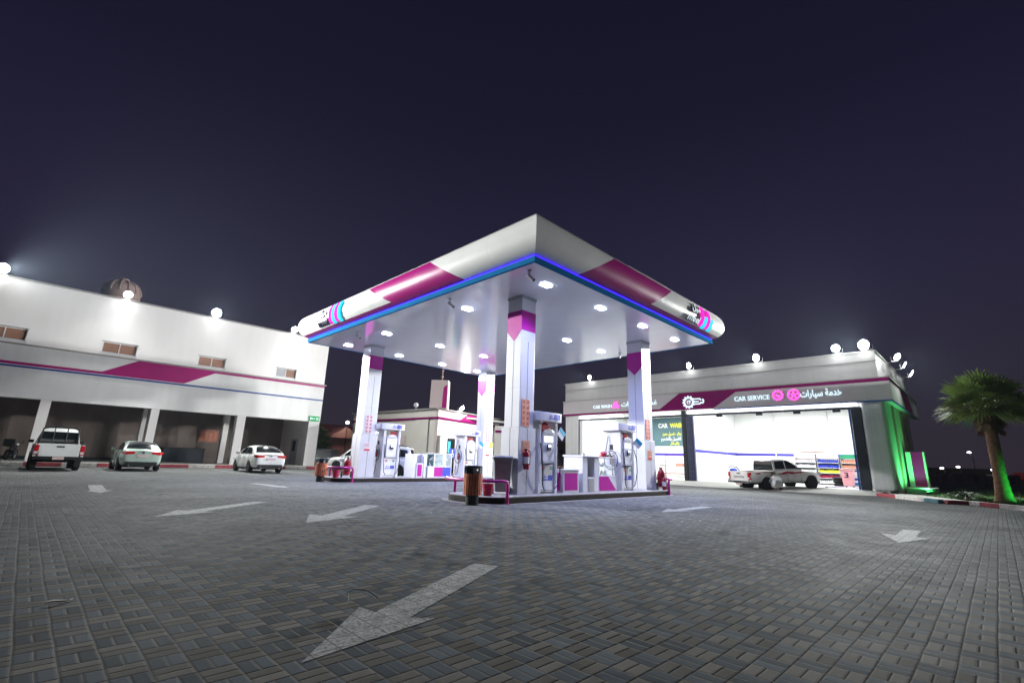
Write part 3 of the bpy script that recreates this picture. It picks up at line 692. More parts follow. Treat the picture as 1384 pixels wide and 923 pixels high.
# ================================================================== FLOODLIGHTS
def flood(loc, aim, label, power, size=150, w=.52, h=.40, target=None, tilt=-28, cone=None, spill=12, group='floodlights along the parapets', col=(.97, 1, .975)):
    """boxy LED flood on a U bracket; aim is the heading it faces (degrees)"""
    t = thing('floodlight', label, 'floodlight', loc, R(aim), group)
    c, s = math.cos(R(tilt)), math.sin(R(tilt))
    a = Vector((c, 0, s)); u = Vector((-s, 0, c)); y = Vector((0, 1, 0)); ctr = Vector((.16, 0, .28))
    MB().cyl(ctr-a*.055, ctr+a*.055, w*.5+.03, n=28).build('housing', 'dark_steel', t, bevel=.015)
    MB().cyl(ctr+a*.057, ctr+a*.066, w*.5, n=28).build('lens', 'flood_lens', t)
    b = MB().tube([(0, -w/2-.05, .28), (0, -w/2-.05, 0.02), (0, w/2+.05, 0.02), (0, w/2+.05, .28)], .018); b.cyl((0, 0, 0), (-.12, 0, 0.0), .03); b.build('bracket', 'steel', t)
    d = bpy.data.lights.new('flood_lamp', 'SPOT'); d.energy = power; d.spot_size = R(cone or size); d.spot_blend = 1.0; d.color = col; d.shadow_soft_size = .2
    o = bpy.data.objects.new('flood_lamp', d); COL.objects.link(o); o.parent = t; o.location = ctr+a*.30
    o.rotation_euler = (a if target is None else a).to_track_quat('-Z', 'Y').to_euler()
    d = bpy.data.lights.new('flood_spill', 'POINT'); d.energy = spill; d.color = col; d.shadow_soft_size = .12
    o = bpy.data.objects.new('flood_spill', d); COL.objects.link(o); o.parent = t; o.location = ctr+a*.12-u*(w*.5+.12)
    return t
# ================================================================== LEFT BUILDING (arcade with upper storey)
def left_building():
    yF = 39.4
    t = thing('two_storey_building', 'long white two storey building with magenta band above a dark open arcade', 'building', (4, yF, 0))
    B = lambda mb, *a, **k: mb.build(*a, parent=t, world=True, **k)
    x0, x1, top = -16.0, 16.88, 10.62
    wins = [(-8.4, -6.7), (-3.0, -1.16), (2.27, 4.03), (7.58, 9.29), (12.91, 14.46)]
    zl, zh = 7.04, 7.74
    w = MB(); w.box(x0, yF, 6.86, x1, yF+.3, zl); w.box(x0, yF, zh, x1, yF+.3, top)
    xs = [x0]+[v for a in wins for v in a]+[x1]
    for i in range(0, len(xs), 2): w.box(xs[i], yF, zl, xs[i+1], yF+.3, zh)
    w.box(x1-.3, yF+.3, .24, x1, yF+10, top); w.box(x0, yF+.3, 6.86, x0+.3, yF+10, top); w.box(x0, yF+9.7, .24, x1-.3, yF+10, top)
    B(w, 'upper_wall', 'white_render')
    B(MB().box(x0, yF-.06, top, x1+.06, yF+.36, top+.10), 'coping', 'grey_trim', bevel=.01)
    B(MB().box(x0+.3, yF+.3, top-.5, x1-.3, yF+9.7, top-.35), 'roof', 'concrete')
    B(MB().box(x0, yF-.16, 6.76, x1+.16, yF+.02, 6.855), 'ledge', 'grey_trim', bevel=.012)
    B(MB().box(x0, yF-.10, 3.74, x1+.02, yF+.35, 6.755), 'band', 'band_white', bevel=.01)
    # magenta panel: low strip, slanted panel, high strip
    f = yF-.1035
    mg = MB(); d = .004
    zb, zt = 5.62, 6.752
    P = [(x0, zb), (6.98, zb), (8.75, 6.60), (x1+.02, 6.60), (x1+.02, zt), (4.25, zt), (2.55, zb+.16), (x0, zb+.16)]
    mg.add([(a, f, b) for a, b in P]+[(a, yF-.0995, b) for a, b in P], [tuple(range(8))]+[(i, 8+i, 8+(i+1) % 8, (i+1) % 8) for i in range(8)])
    B(mg, 'band_stripe', 'magenta')
    B(MB().box(x0, yF-.118, 5.47, x1+.02, yF-.098, 5.575), 'blue_stripe', 'blue_line')
    for a, b in wins:
        fr = MB(); t_ = .05; y0, y1 = yF+.10, yF+.17; m = (a+b)/2
        fr.box(a, y0, zl, b, y1, zl+t_); fr.box(a, y0, zh-t_, b, y1, zh); fr.box(a, y0, zl+t_, a+t_, y1, zh-t_); fr.box(b-t_, y0, zl+t_, b, y1, zh-t_); fr.box(m-t_/2, y0, zl+t_, m+t_/2, y1, zh-t_)
        wf = B(fr, 'window', 'white_matte')
        for q, (u, v) in enumerate(((a+t_, m-t_/2), (m+t_/2, b-t_))):
            pm = MB().box(u, yF+.13, zl+t_, v, yF+.15, zh-t_)
            o = pm.build('pane', 'grey_panel' if (a > 12 and q == 0) else 'shutter', None)
            for vert in o.data.vertices: vert.co -= Vector(t.location)
            o.parent = wf
        s = MB().box(a-.08, yF-.07, zl-.05, b+.08, yF+.1, zl).build('sill', 'white_matte', None)
        for vert in s.data.vertices: vert.co -= Vector(t.location)
        s.parent = wf
        B(MB().box(a-.06, yF-.05, zh, b+.06, yF+.04, zh+.035), 'window_hood', 'grey_trim')
    # columns
    for a, b in ((-10.3, -9.75), (-5.05, -4.6), (.17, .64), (5.5, 5.95), (10.7, 11.28)):
        B(MB().box(a, yF-.05, .24, b, yF+.6, 3.74), 'column', 'white_render', bevel=.01)
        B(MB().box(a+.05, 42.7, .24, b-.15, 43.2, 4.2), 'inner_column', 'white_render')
    B(MB().box(16.0, yF-.06, .24, x1+.01, yF+.30, 3.74), 'end_pier', 'white_render', bevel=.01)
    B(MB().box(16.02, yF+.302, .24, 16.5, 45, 4.2), 'end_wall', 'white_render')
    B(MB().box(16.005, 41.0, .26, 16.03, 42.5, 2.35), 'door', 'grey_panel')
    B(MB().box(15.995, 41.45, 1.35, 16.01, 42.1, 2.2), 'door_window', 'dark_steel')
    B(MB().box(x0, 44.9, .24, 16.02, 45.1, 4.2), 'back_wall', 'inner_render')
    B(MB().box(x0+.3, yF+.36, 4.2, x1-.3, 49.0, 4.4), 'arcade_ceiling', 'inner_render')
    bm_ = MB()
    for xx in (-5, .3, 5.7, 10.9): bm_.box(xx, yF+.36, 3.9, xx+.25, 44.9, 4.2)
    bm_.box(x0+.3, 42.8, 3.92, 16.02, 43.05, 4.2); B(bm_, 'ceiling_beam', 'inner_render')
    B(MB().box(x0+.3, 44.6, .24, 5.4, 44.9, .45), 'skirting', 'dark_steel')
    return t
left_building()
for X, sz, pw, aim, tl, cn, lb in ((-2.95, .55, 80000, -62, -6, 54, 'bright floodlight on the white parapet at the left frame edge'), (2.89, .46, 3200, -90, -34, 160, 'floodlight on the white parapet in front of the round water tank'), (8.06, .58, 12000, -90, -20, 150, 'big glaring floodlight on the white parapet above the third upper window'), (13.72, .46, 3200, -90, -34, 160, 'floodlight at right end of the white parapet beside the canopy tip')):
    flood((X, 39.25 if sz < .7 else 39.0, 10.72), aim, lb, pw, 160, sz, sz*.75, tilt=tl, cone=cn)

t = thing('water_tank', 'round pinkish ribbed water tank on the roof behind the white parapet', 'tank', (2.87, 44, 10.3))
prof = [(1.12, 0), (1.14, 1.9), (1.10, 2.15), (1.0, 2.4), (.8, 2.62), (.5, 2.8), (.22, 2.88), (.0, 2.9)]
MB().lathe(prof, n=40).build('shell', 'stone_tank', t, smooth=True)
rb = MB()
for i in range(14):
    a = 2*math.pi*i/14; rb.tube([((r+.02)*math.cos(a), (r+.02)*math.sin(a), z) for r, z in prof[1:6]], .06, 6)
for z in (.5, 1.0, 1.5): rb.lathe([(1.13, z-.04), (1.17, z), (1.13, z+.04)], n=40)
rb.build('rib', 'stone_tank', t, smooth=True)
MB().cyl((0, 0, 2.88), (0, 0, 3.0), .3, n=20).build('lid', 'stone_tank', t, bevel=.02)

# green pharmacy style board, notice board, counter, motorcycle in the arcade
t = thing('lit_green_sign', 'small lit green sign with white marks at the end of the white band', 'sign', (16.35, 39.22, 3.98))
MB().box(-.40, 0, -.2, .42, .075, .2).build('panel', 'sign_green', t)
mb = MB()
mb.box(-.34, -.012, -.10, -.26, -.002, .10); mb.obox((-.16, -.007, 0), (.7, 0, .7), Y_, (-.7, 0, .7), .11, .005, .02); mb.obox((-.16, -.007, 0), (.7, 0, -.7), Y_, (.7, 0, .7), .11, .004, .02)
mb.obox((.02, -.007, 0), (.5, 0, .86), Y_, (-.86, 0, .5), .11, .005, .022)
for k in range(3): mb.box(.14, -.012, -.1+.08*k, .36, -.002, -.06+.08*k)
mb.build('symbol', 'sign_white', t)
t = thing('notice_board', 'dark red notice board with sheets on the arcade back wall', 'board', (10.35, 44.88, 2.3))
MB().box(-.7, -.05, -.5, .7, 0, .5).build('frame', 'brown_wall', t, bevel=.01)
mb = MB()
for i in range(4): mb.box(-.62+.32*i, -.062, -.40+.05*(i % 2), -.36+.32*i, -.051, .36-.06*(i % 3))
mb.build('sheet', 'sticker_orange', t)
t = thing('counter', 'dark low counter standing along the arcade back wall', 'counter', (8.7, 44.2, .24))
MB().box(-1.35, -.3, 0, 1.35, .55, 1.0).build('body', 'dark_steel', t, bevel=.02); MB().box(-1.4, -.34, 1.003, 1.4, .6, 1.05).build('top', 'black_plastic', t)

def motorcycle():
    t = thing('motorcycle', 'dark motorcycle parked in the shaded arcade left of the white pickup', 'motorcycle', (-.45, 41.0, .24), R(75))
    for x in (-.62, .62):
        wh = MB(); 
        wh.tube([(x+.27*math.cos(a), 0, .30+.27*math.sin(a)) for a in np.linspace(0, 2*math.pi, 21)], .05, 8); w = wh.build('wheel', 'black_rubber', t, smooth=True)
        MB().cyl((x, -.05, .30), (x, .05, .30), .06).cyl((x, -.012, .30), (x, .012, .30), .22, n=20).build('rim', 'rim', w)
    MB().tube([(-.6, 0, .3), (-.25, 0, .45), (.2, 0, .42), (.38, 0, .8), (.62, 0, .3)], .04).tube([(-.25, 0, .45), (-.35, 0, .68), (.35, 0, .78)], .035).build('frame', 'dark_steel', t, smooth=True)
    MB().box(-.16, -.14, .3, .2, .14, .58).build('engine', 'dark_steel', t, bevel=.04)
    MB().lathe([(0.01, -.13), (.13, -.1), (.16, 0), (.13, .1), (.01, .13)], (.15, 0, .78), 16).build('fuel_tank', 'dark_steel', t, smooth=True)
    MB().box(-.62, -.13, .74, .0, .13, .84).build('seat', 'black_plastic', t, bevel=.04)
    MB().box(-.92, -.2, .78, -.55, .2, 1.2).build('delivery_box', 'black_plastic', t, bevel=.03)
    MB().tube([(.30, -.36, 1.02), (.40, -.12, .98), (.40, .12, .98), (.30, .36, 1.02)], .016).build('handlebar', 'black_plastic', t)
    for s in (-1, 1): MB().tube([(.33, s*.26, 1.0), (.36, s*.32, 1.2)], .01).lathe([(.0, -.01), (.07, 0), (.0, .01)], (.36, s*.34, 1.24), 12).build('mirror', 'black_plastic', t)
    MB().lathe([(.0, -.1), (.09, -.06), (.1, 0), (.08, .05), (0, .07)], (.52, 0, .92), 14).build('headlight', 'lens_white', t)
motorcycle()

# ================================================================== SERVICE BUILDING (car wash and car service bays)
XF = 33.5
def service_building():
    t = thing('service_building', 'grey and magenta service building with two bright white open vehicle bays', 'building', (XF, 15, 0))
    B = lambda mb, *a, **k: mb.build(*a, parent=t, world=True, **k)
    yR, yL, xb = 3.95, 26.6, 43.1
    top, s0, s1, base = 7.95, 5.12, 6.36, .2
    # upper wall with a shallow outward step
    B(MB().box(XF-.05, yR+.05, s1+.005, XF+.2, yL, top).box(XF+.2, yR+.05, s1+.005, 46.2, yR+.30, top).box(XF+.2, yL-.25, s1+.005, 46.2, yL, top).box(46.0, yR+.3, s1+.005, 46.2, yL-.25, top), 'parapet', 'clad_light')
    B(MB().box(XF-.12, yR-.02, top, XF+.28, yL+.05, top+.09).box(XF+.28, yR-.02, top, 46.3, yR+.38, top+.09), 'coping', 'clad_light', bevel=.01)
    B(MB().box(XF-.10, yR-.02, top-.55, XF-.052, yL, top-.50), 'parapet_trim', 'grey_trim')
    B(MB().box(XF+.2, yR+.3, 6.0, 46.0, yL-.25, 6.2), 'roof', 'concrete')
    # fascia sign band
    fx = XF-.35
    B(MB().box(fx, yR-.45, s0, XF-.003, yL, s1).box(XF-.003, yR-.45, s0, 46.4, yR-.05, s1), 'sign_band', 'clad_grey', bevel=.012)
    B(MB().box(fx-.03, yR-.48, s1-.001, XF+.0, yL+.03, s1+.06).box(XF, yR-.48, s1-.001, 46.4, yR-.04, s1+.06), 'band_cap', 'grey_trim')
    mg = MB(); f = fx-.004
    # magenta shape: low strip at the left, slanted panel, high strip to the right
    P = [(yL, s0+.005), (13.35, s0+.005), (11.75, s1-.20), (yR-.45, s1-.20), (yR-.45, s1-.004), (15.75, s1-.004), (17.35, s0+.16), (yL, s0+.16)]
    n = len(P)
    mg.add([(f, a, b) for a, b in P]+[(fx+.0015, a, b) for a, b in P], [tuple(range(n))]+[(i, n+i, n+(i+1) % n, (i+1) % n) for i in range(n)])
    B(mg, 'band_stripe', 'clad_magenta')
    sy = yR-.454
    P = [(fx, s1-.20), (37.2, s1-.20), (38.8, s0+.01), (42.6, s0+.01), (41.0, s1-.004), (fx, s1-.004)]; n = len(P)
    B(MB().add([(a, sy, b) for a, b in P]+[(a, yR-.4485, b) for a, b in P], [tuple(range(n))]+[(i, n+i, n+(i+1) % n, (i+1) % n) for i in range(n)]), 'band_stripe', 'clad_magenta')
    B(MB().box(fx-.008, yR-.46, s0-.07, XF-.1, 13.3, s0-.003).box(XF-.1, yR-.46, s0-.07, 46.4, yR-.40, s0-.003), 'blue_stripe', 'blue_line')
    # piers
    B(MB().box(XF, yR, base, XF+.5, 5.05, 5.12), 'pier', 'pier_metal', bevel=.25, seg=5)
    B(MB().box(XF, 25.2, base, XF+.5, yL, 5.12), 'pier', 'pier_metal', bevel=.02)
    B(MB().box(XF, 15.55, base, XF+.4, 15.85, 5.12), 'pier', 'dark_steel', bevel=.02)
    # side wall, upper soffit of the bays
    B(MB().box(XF+.5, yR, 0.02, 44.5, yR+.25, 5.12), 'side_wall', 'clad_side')
    rb = MB()
    for xx in (36.2, 38.6, 41.2): rb.box(xx, yR-.10, .02, xx+.16, yR, 5.12)
    B(rb, 'side_fin', 'brown_wall')
    B(MB().box(xb, yR+.25, base, xb+.25, yL, 6.0), 'back_wall', 'bay_white')
    B(MB().box(XF+.4, 15.6, base, xb, 15.8, 5.65), 'partition', 'bay_white')
    B(MB().box(XF+.5, yL-.25, base, xb, yL, 5.9), 'left_inner_wall', 'bay_white')
    B(MB().box(XF+.5, yR+.252, base, xb, yR+.30, 5.9), 'right_inner_wall', 'bay_white')
    B(MB().box(XF+.2, yR+.3, 5.66, xb, yL-.25, 5.8), 'bay_ceiling', 'bay_white')
    B(MB().box(XF-.08, yR+.3, .02, xb, yL-.25, base+.003), 'bay_floor', 'floor_white')
    st = MB(); st.box(xb-.012, yR+.3, 2.22, xb-.002, 15.6, 2.42); st.box(xb-.012, 15.8, 2.12, xb-.002, yL-.25, 2.34); st.box(XF+.6, 15.588, 2.22, xb-.02, 15.598, 2.42)
    B(st, 'wall_stripe', 'bay_stripe')
    # door head: track, beams and roller housing
    hd = MB(); hd.box(XF+.06, 5.05, 4.72, XF+.30, 15.55, 4.84); hd.box(XF+.06, 15.85, 4.72, XF+.30, 25.2, 4.84)
    B(hd, 'door_track', 'dark_steel')
    for y in (6.1, 8.2, 10.4, 13.0): B(MB().box(XF+.1, y-.05, 4.58, XF+.2, y+.35, 4.715), 'track_bracket', 'dark_steel')
    lt = MB()
    for a, b in ((5.2, 9.2), (9.25, 13.0), (13.1, 15.4), (16.0, 19.4), (20.8, 25.0)): lt.box(XF+.02, a, 4.90, XF+.10, b, 5.02)
    B(lt, 'lintel_light_tube', 'tube_white')
    B(MB().box(XF+.05, 5.06, base, XF+.35, 5.55, 4.72), 'folded_door', 'dark_steel', bevel=.02)
    B(MB().box(XF+.06, 5.56, base, XF+.10, 5.66, 4.72), 'door_edge', 'blue_line')
    B(MB().box(XF-.02, 15.0, base, XF+.22, 15.5, 4.70), 'folded_curtain', 'curtain', bevel=.04, seg=3)
    B(MB().box(XF+.12, 24.9, base, XF+.3, 25.19, 4.72), 'door_edge', 'white_matte')
    B(MB().cyl((XF+.25, 24.1, base), (XF+.25, 24.1, 4.72), .018), 'rail_post', 'steel')
    cl = MB()
    for y in (7, 9.2, 11.4, 13.6, 18, 20.5, 23): 
        for xx in (36.2, 39.6): cl.box(xx-.3, y-.3, 5.635, xx+.3, y+.3, 5.655)
    B(cl, 'ceiling_lamp_panel', 'tube_white')
    for y0, y1, pw in ((5.2, 15.3, 1100), (16, 25.8, 1000)):
        for xx in (36.2, 39.6):
            area('bay_lamp', (xx, (y0+y1)/2, 5.60), (xx+.002, (y0+y1)/2, 0), pw/2, (y1-y0)*.85, 1.2, (.97, 1, .99), t)
    # down pipes on the back wall
    for y in (12.5, 8.7): B(MB().cyl((xb-.08, y, base), (xb-.08, y, 5.6), .045, n=12), 'down_pipe', 'white_matte')
    return t
SVB = service_building()
fx = XF-.37
# lettering and icons on the band (reading direction is -Y when seen from the forecourt)
def band_text(mb, s, h, y, z, w, bold=.02): put_text(mb, s, h, (fx, y, z), (0, -1, 0), Z_, bold, .05, w)
t = thing('car_wash_sign', 'lit CAR WASH lettering with pink car icon on the grey band', 'sign', (fx, 20.5, 5.7), 0, 'lit signs on the service building band')
mb = MB(); band_text(mb, 'CAR WASH', .27, 23.35, 5.62, 1.80, .008); mb.build('lettering', 'sign_white', t, world=True)
mb = MB(); band_text(mb, arabic('غسيل سيارات'), .36, 20.62, 5.66, 3.1, .012); mb.build('lettering', 'sign_white', t, world=True)
def fr(y0, z0, s):   # local 2D -> band plane (x to the right in the picture = -Y)
    return lambda P: [(y0-p[0]*s, z0+p[1]*s) for p in P]
ic = MB()
def flat(mb, pts, d=.05): mb.prism([(y, z) for y, z in pts], (fx, 0, 0), (0, 1, 0), Z_, -d)
q = fr(21.45, 5.52, .62)
flat(ic, q([(0, .12), (1, .12), (1, .42), (.86, .46), (.75, .68), (.25, .68), (.14, .46), (0, .42)])); flat(ic, q([(.08, 0), (.24, 0), (.24, .11), (.08, .11)])); flat(ic, q([(.76, 0), (.92, 0), (.92, .11), (.76, .11)]))
for k in range(3): flat(ic, q([(.2+.26*k, .76), (.3+.26*k, .76), (.3+.26*k, .92), (.2+.26*k, .92)]))
ic.build('car_icon', 'sign_pink', t, world=True, normals=False)
t = thing('gear_sign', 'white lit gear and car emblem on the slanted magenta panel', 'sign', (fx, 14.7, 5.7), 0, 'lit signs on the service building band')
def ring2(mb, y, z, r0, r1, n=24, teeth=0, th=.07, d=.05):
    P = []; Q = []
    for i in range(n):
        a = 2*math.pi*i/n; rr = r1+(th if teeth and (i*teeth*2//n) % 2 == 0 else 0)
        P.append((fx-d, y-rr*math.cos(a), z+rr*math.sin(a))); Q.append((fx-d, y-r0*math.cos(a), z+r0*math.sin(a)))
    P2 = [(fx, p[1], p[2]) for p in P]; Q2 = [(fx, p[1], p[2]) for p in Q]
    mb.add(P+Q+P2+Q2, [(i, (i+1) % n, n+(i+1) % n, n+i) for i in range(n)]+[(i, 2*n+i, 2*n+(i+1) % n, (i+1) % n) for i in range(n)]+[(n+i, n+(i+1) % n, 3*n+(i+1) % n, 3*n+i) for i in range(n)])
mb = MB(); ring2(mb, 15.05, 5.66, .26, .38, 48, 12, .09); ring2(mb, 15.05, 5.66, .10, .14, 20)
mb.prism([(15.0, 5.64), (15.06, 5.70), (14.86, 5.86)], (fx, 0, 0), (0, 1, 0), Z_, -.05)
mb.build('gear_icon', 'sign_white', t, world=True, normals=False)
mb = MB()
for P in ([(0, .62), (.62, .62), (.74, .5), (.74, .4), (.62, .4), (.56, .5), (0, .5)], [(0, 0), (.62, 0), (.7, .1), (.9, .06), (1.02, .2), (1.02, .42), (.9, .56), (.82, .42), (.9, .34), (.9, .2), (.68, .26), (.56, .12), (0, .12)], [(0, .24), (.5, .24), (.5, .34), (0, .34)]): mb.prism([(14.66-p[0]*.72, 5.46+p[1]*.72) for p in P], (fx, 0, 0), (0, 1, 0), Z_, -.05)
mb.build('car_icon', 'sign_white', t, world=True)
t = thing('car_service_sign', 'lit CAR SERVICE lettering with two round pink icons on the grey band', 'sign', (fx, 8.8, 5.7), 0, 'lit signs on the service building band')
mb = MB(); band_text(mb, 'CAR SERVICE', .30, 11.85, 5.53, 2.18, .010); mb.build('lettering', 'sign_white', t, world=True)
mb = MB(); band_text(mb, arabic('خدمة سيارات'), .40, 7.92, 5.54, 2.15, .016); mb.build('lettering', 'sign_white', t, world=True)
mb = MB(); ring2(mb, 9.18, 5.74, .22, .29, 40, 10, .06); mb.prism([(9.35, 5.72), (9.24, 5.82), (9.02, 5.70), (9.10, 5.58)], (fx, 0, 0), (0, 1, 0), Z_, -.05); mb.build('gear_icon', 'sign_pink', t, world=True, normals=False)
mb = MB(); ring2(mb, 8.28, 5.71, .27, .35, 36); ring2(mb, 8.28, 5.71, .04, .10, 16)
for k in range(5):
    a = 2*math.pi*k/5+.3; mb.obox((fx-.025, 8.28-.185*math.cos(a), 5.71+.185*math.sin(a)), (0, -math.cos(a), math.sin(a)), X_, (0, math.sin(a), math.cos(a)), .09, .024, .035)
mb.build('wheel_icon', 'sign_pink', t, world=True, normals=False)

for y, sz, pw, lb in ((23.62, .42, 9500, 'floodlight at the left end of the service building parapet'), (14.79, .42, 5500, 'floodlight on the service parapet above the gear emblem'), (10.15, .50, 7500, 'bright floodlight on the service parapet above the CAR SERVICE letters'), (5.74, .42, 4500, 'floodlight on the service parapet above the Arabic letters'), (4.3, .60, 13500, 'largest glaring floodlight at the corner of the service building parapet')):
    flood((XF-.18, y, 8.04), 152 if y != 5.74 else 172, lb, pw*1.3, 112, sz, sz*.75, tilt=-5)
for xx, lb in ((37.6, 'side floodlight of the service building nearest its glaring corner lamp'), (40.6, 'middle side floodlight of the service building on its short arm'), (44.4, 'farthest side floodlight of the service building on its short arm')):
    t = flood((xx, 3.55, 8.0), -90 if xx > 38 else -122, lb, 1800 if xx > 38 else 5200, 150, .42, .30, tilt=-30, group='floodlights on the side parapet')
    MB().cyl((0, 0, 0), (-.42, 0, 0), .025).build('arm', 'steel', t)
# green uplights washing the side wall
for xx, lb in ((35.4, 'small green uplight at foot of the service side wall near its corner'), (37.0, 'small green uplight at foot of the service side wall further back')):
    t = thing('uplight', lb, 'uplight', (xx, 2.85, .12), 0, 'green uplights along the side wall')
    MB().cyl((0, 0, 0), (0, 0, .12), .09, n=18).build('housing', 'dark_steel', t, bevel=.01)
    MB().cyl((0, 0, .121), (0, 0, .13), .07, n=18).build('lens', emis('green_lens', (.05, 1, .25), 6), t)
    spot('green_lamp', (xx, 2.85, .30), (xx+.5, 3.95, 2.4), 480, 125, .9, (.10, 1.0, .26), .05, t)
# narrow magenta panel standing past the side wall
t = thing('totem_sign', 'low white totem with magenta panel standing past the service side wall', 'sign', (38.4, 3.4, .05), R(0))
MB().box(-.2, -.45, .35, .5, .45, 2.42).build('body', 'cream', t, bevel=.02)
MB().box(-.206, -.36, .40, -.1985, .20, 2.422).build('panel', 'magenta', t)
MB().box(-1.2, -.75, 0, 1.2, .75, .345).build('base', 'concrete', t, bevel=.02)
# ================================================================== BACK WHITE BUILDING WITH TOWER
def wall_panel(mb, a, b, z0, z1, th=.25):
    a, b = Vector((*a, 0)), Vector((*b, 0)); d = (b-a); L = d.length; d /= L; n = Vector((-d.y, d.x, 0))
    mb.obox((a+b)/2+n*(th/2)+Vector((0, 0, (z0+z1)/2)), d, n, Z_, L/2, th/2, (z1-z0)/2)
def mosque_like():
    C0, LE, RE = (22.35, 30.4), (21.2, 42.0), (31.5, 33.1)
    t = thing('shop_building', 'low cream building with thin dark band and floodlight behind the rear island', 'building', (22.35, 30.4, 0))
    B = lambda mb, *a, **k: mb.build(*a, parent=t, world=True, **k)
    m = MB(); wall_panel(m, LE, C0, 0, 4.9); B(m, 'left_wall', 'cream')
    m = MB(); wall_panel(m, C0, RE, 0, 4.9); B(m, 'right_wall', 'pink_render')
    def off(a, b, o):
        a, b = Vector((*a, 0)), Vector((*b, 0)); d = (b-a).normalized(); n = Vector((d.y, -d.x, 0)); return a+n*o, b+n*o, d, n
    for a, b in ((LE, C0), (C0, RE)):
        p, q, d, n = off(a, b, .06); m = MB(); m.obox((p+q)/2+Vector((0, 0, 4.22)), d, n, Z_, (q-p).length/2+.03, .055, .08); B(m, 'dark_band', 'clad_magenta')
        p, q, d, n = off(a, b, .05); m = MB(); m.obox((p+q)/2+Vector((0, 0, 4.94)), d, n, Z_, (q-p).length/2+.03, .18, .038); B(m, 'coping', 'grey_trim')
    # magenta patch over the lamp
    p, q, d, n = off(C0, RE, .012); m = MB(); P = [(3.0, 4.31), (7.0, 4.31), (7.0, 4.88), (4.2, 4.88)]
    m.add([p+d*a+Vector((0, 0, b)) for a, b in P]+[p+d*a+Vector((0, 0, b))-n*.011 for a, b in P], [(0, 1, 2, 3)]+[(i, 4+i, 4+(i+1) % 4, (i+1) % 4) for i in range(4)]); B(m, 'band_stripe', 'magenta')
    # entrance, porch column and window panels
    def on(a, b, s, z0, z1, w, o, th, name, mt):
        p, q, d, n = off(a, b, o); m = MB(); m.obox(p+d*s+Vector((0, 0, (z0+z1)/2)), d, n, Z_, w/2, th/2, (z1-z0)/2); return B(m, name, mt)
    on(C0, RE, 1.75, 0, 2.75, 1.3, .03, .05, 'door_frame', 'dark_steel'); on(C0, RE, 1.75, .05, 2.65, 1.1, .06, .05, 'door_glass', 'glass_dark')
    on(C0, RE, 1.55, 1.6, 2.5, .35, .095, .012, 'door_poster', 'cyan_card')
    on(C0, RE, .55, 0, 2.9, .9, .15, .28, 'porch_pier', 'cream')
    on(LE, C0, 7.4, 1.0, 2.9, 1.0, .02, .03, 'window', 'pink_render'); on(LE, C0, 9.9, 0, 4.12, 1.5, .05, .08, 'wall_pilaster', 'cream')
    m = MB(); m.box(23, 31.5, 4.5, 31, 41.5, 4.65); B(m, 'roof', 'concrete')
    return t
mosque_like()
t = thing('white_wall', 'cream boundary wall with dark band seen between the nearest pillars', 'wall', (24.5, 25.2, 0))
mb = MB(); wall_panel(mb, (24.0, 25.6), (26.4, 23.5), 0, 3.6, .25); mb.build('wall', 'cream', t, world=True)
mb = MB(); wall_panel(mb, (23.98, 25.56), (26.38, 23.46), 3.12, 3.28, .05); mb.build('dark_band', 'clad_magenta', t, world=True)
t = thing('tower', 'square cream tower with magenta corner panel and mast above the low building', 'tower', (22.2, 30.2, 4.98))
mb = MB(); a, b = Vector((21.75, 30.85, 0)), Vector((22.72, 29.85, 0)); d = (b-a).normalized(); n = Vector((-d.y, d.x, 0)); L = (b-a).length
t.location = (a.x, a.y, 4.98)
T = lambda s, o, z: tuple(d*s+n*o+Vector((0, 0, z)))
mb.add([T(0, 0, 0), T(L, 0, 0), T(L, 1.0, 0), T(0, 1.0, 0), T(0.03, 0, 2.2), T(L-.02, 0, 2.2), T(L-.02, 1.0, 2.2), T(.03, 1.0, 2.2)], [(0, 1, 2, 3), (4, 5, 6, 7), (0, 1, 5, 4), (1, 2, 6, 5), (2, 3, 7, 6), (3, 0, 4, 7)]); mb.build('shaft', 'pink_render', t)
mb = MB(); P = [(.98, .02), (1.33, .02), (1.33, 1.88), (1.22, 1.78), (1.03, 1.62)]
mb.add([T(p, -.008, z) for p, z in P]+[T(p, -.001, z) for p, z in P], [tuple(range(5))]+[(i, 5+i, 5+(i+1) % 5, (i+1) % 5) for i in range(5)]); mb.build('panel', 'magenta', t)
mb = MB(); c = T(L/2+.1, .5, 2.2); mb.cyl(c, (c[0], c[1], 3.3), .035).lathe([(.0, 0), (.12, .05), (.12, .12), (0, .16)], (c[0], c[1], 2.45), 12).lathe([(.0, 0), (.09, .05), (.09, .1), (0, .14)], (c[0], c[1], 2.95), 12); mb.build('mast', 'far_pale', t)
fl = flood((24.9, 30.95, 4.98), -75, 'floodlight on the low cream building beside its magenta patch', 2200, 165, .40, .30, tilt=-35)
t = thing('roof_ball_light', 'small round unlit ball lamp on the low building roof left of the tower', 'lamp', (21.95, 33.0, 4.98))
MB().lathe([(.0, -.2), (.14, -.14), (.2, 0), (.14, .14), (0, .2)], (0, 0, .34), 16).build('globe', 'white_matte', t, smooth=True); MB().cyl((0, 0, 0), (0, 0, .16), .05).build('post', 'grey_trim', t)

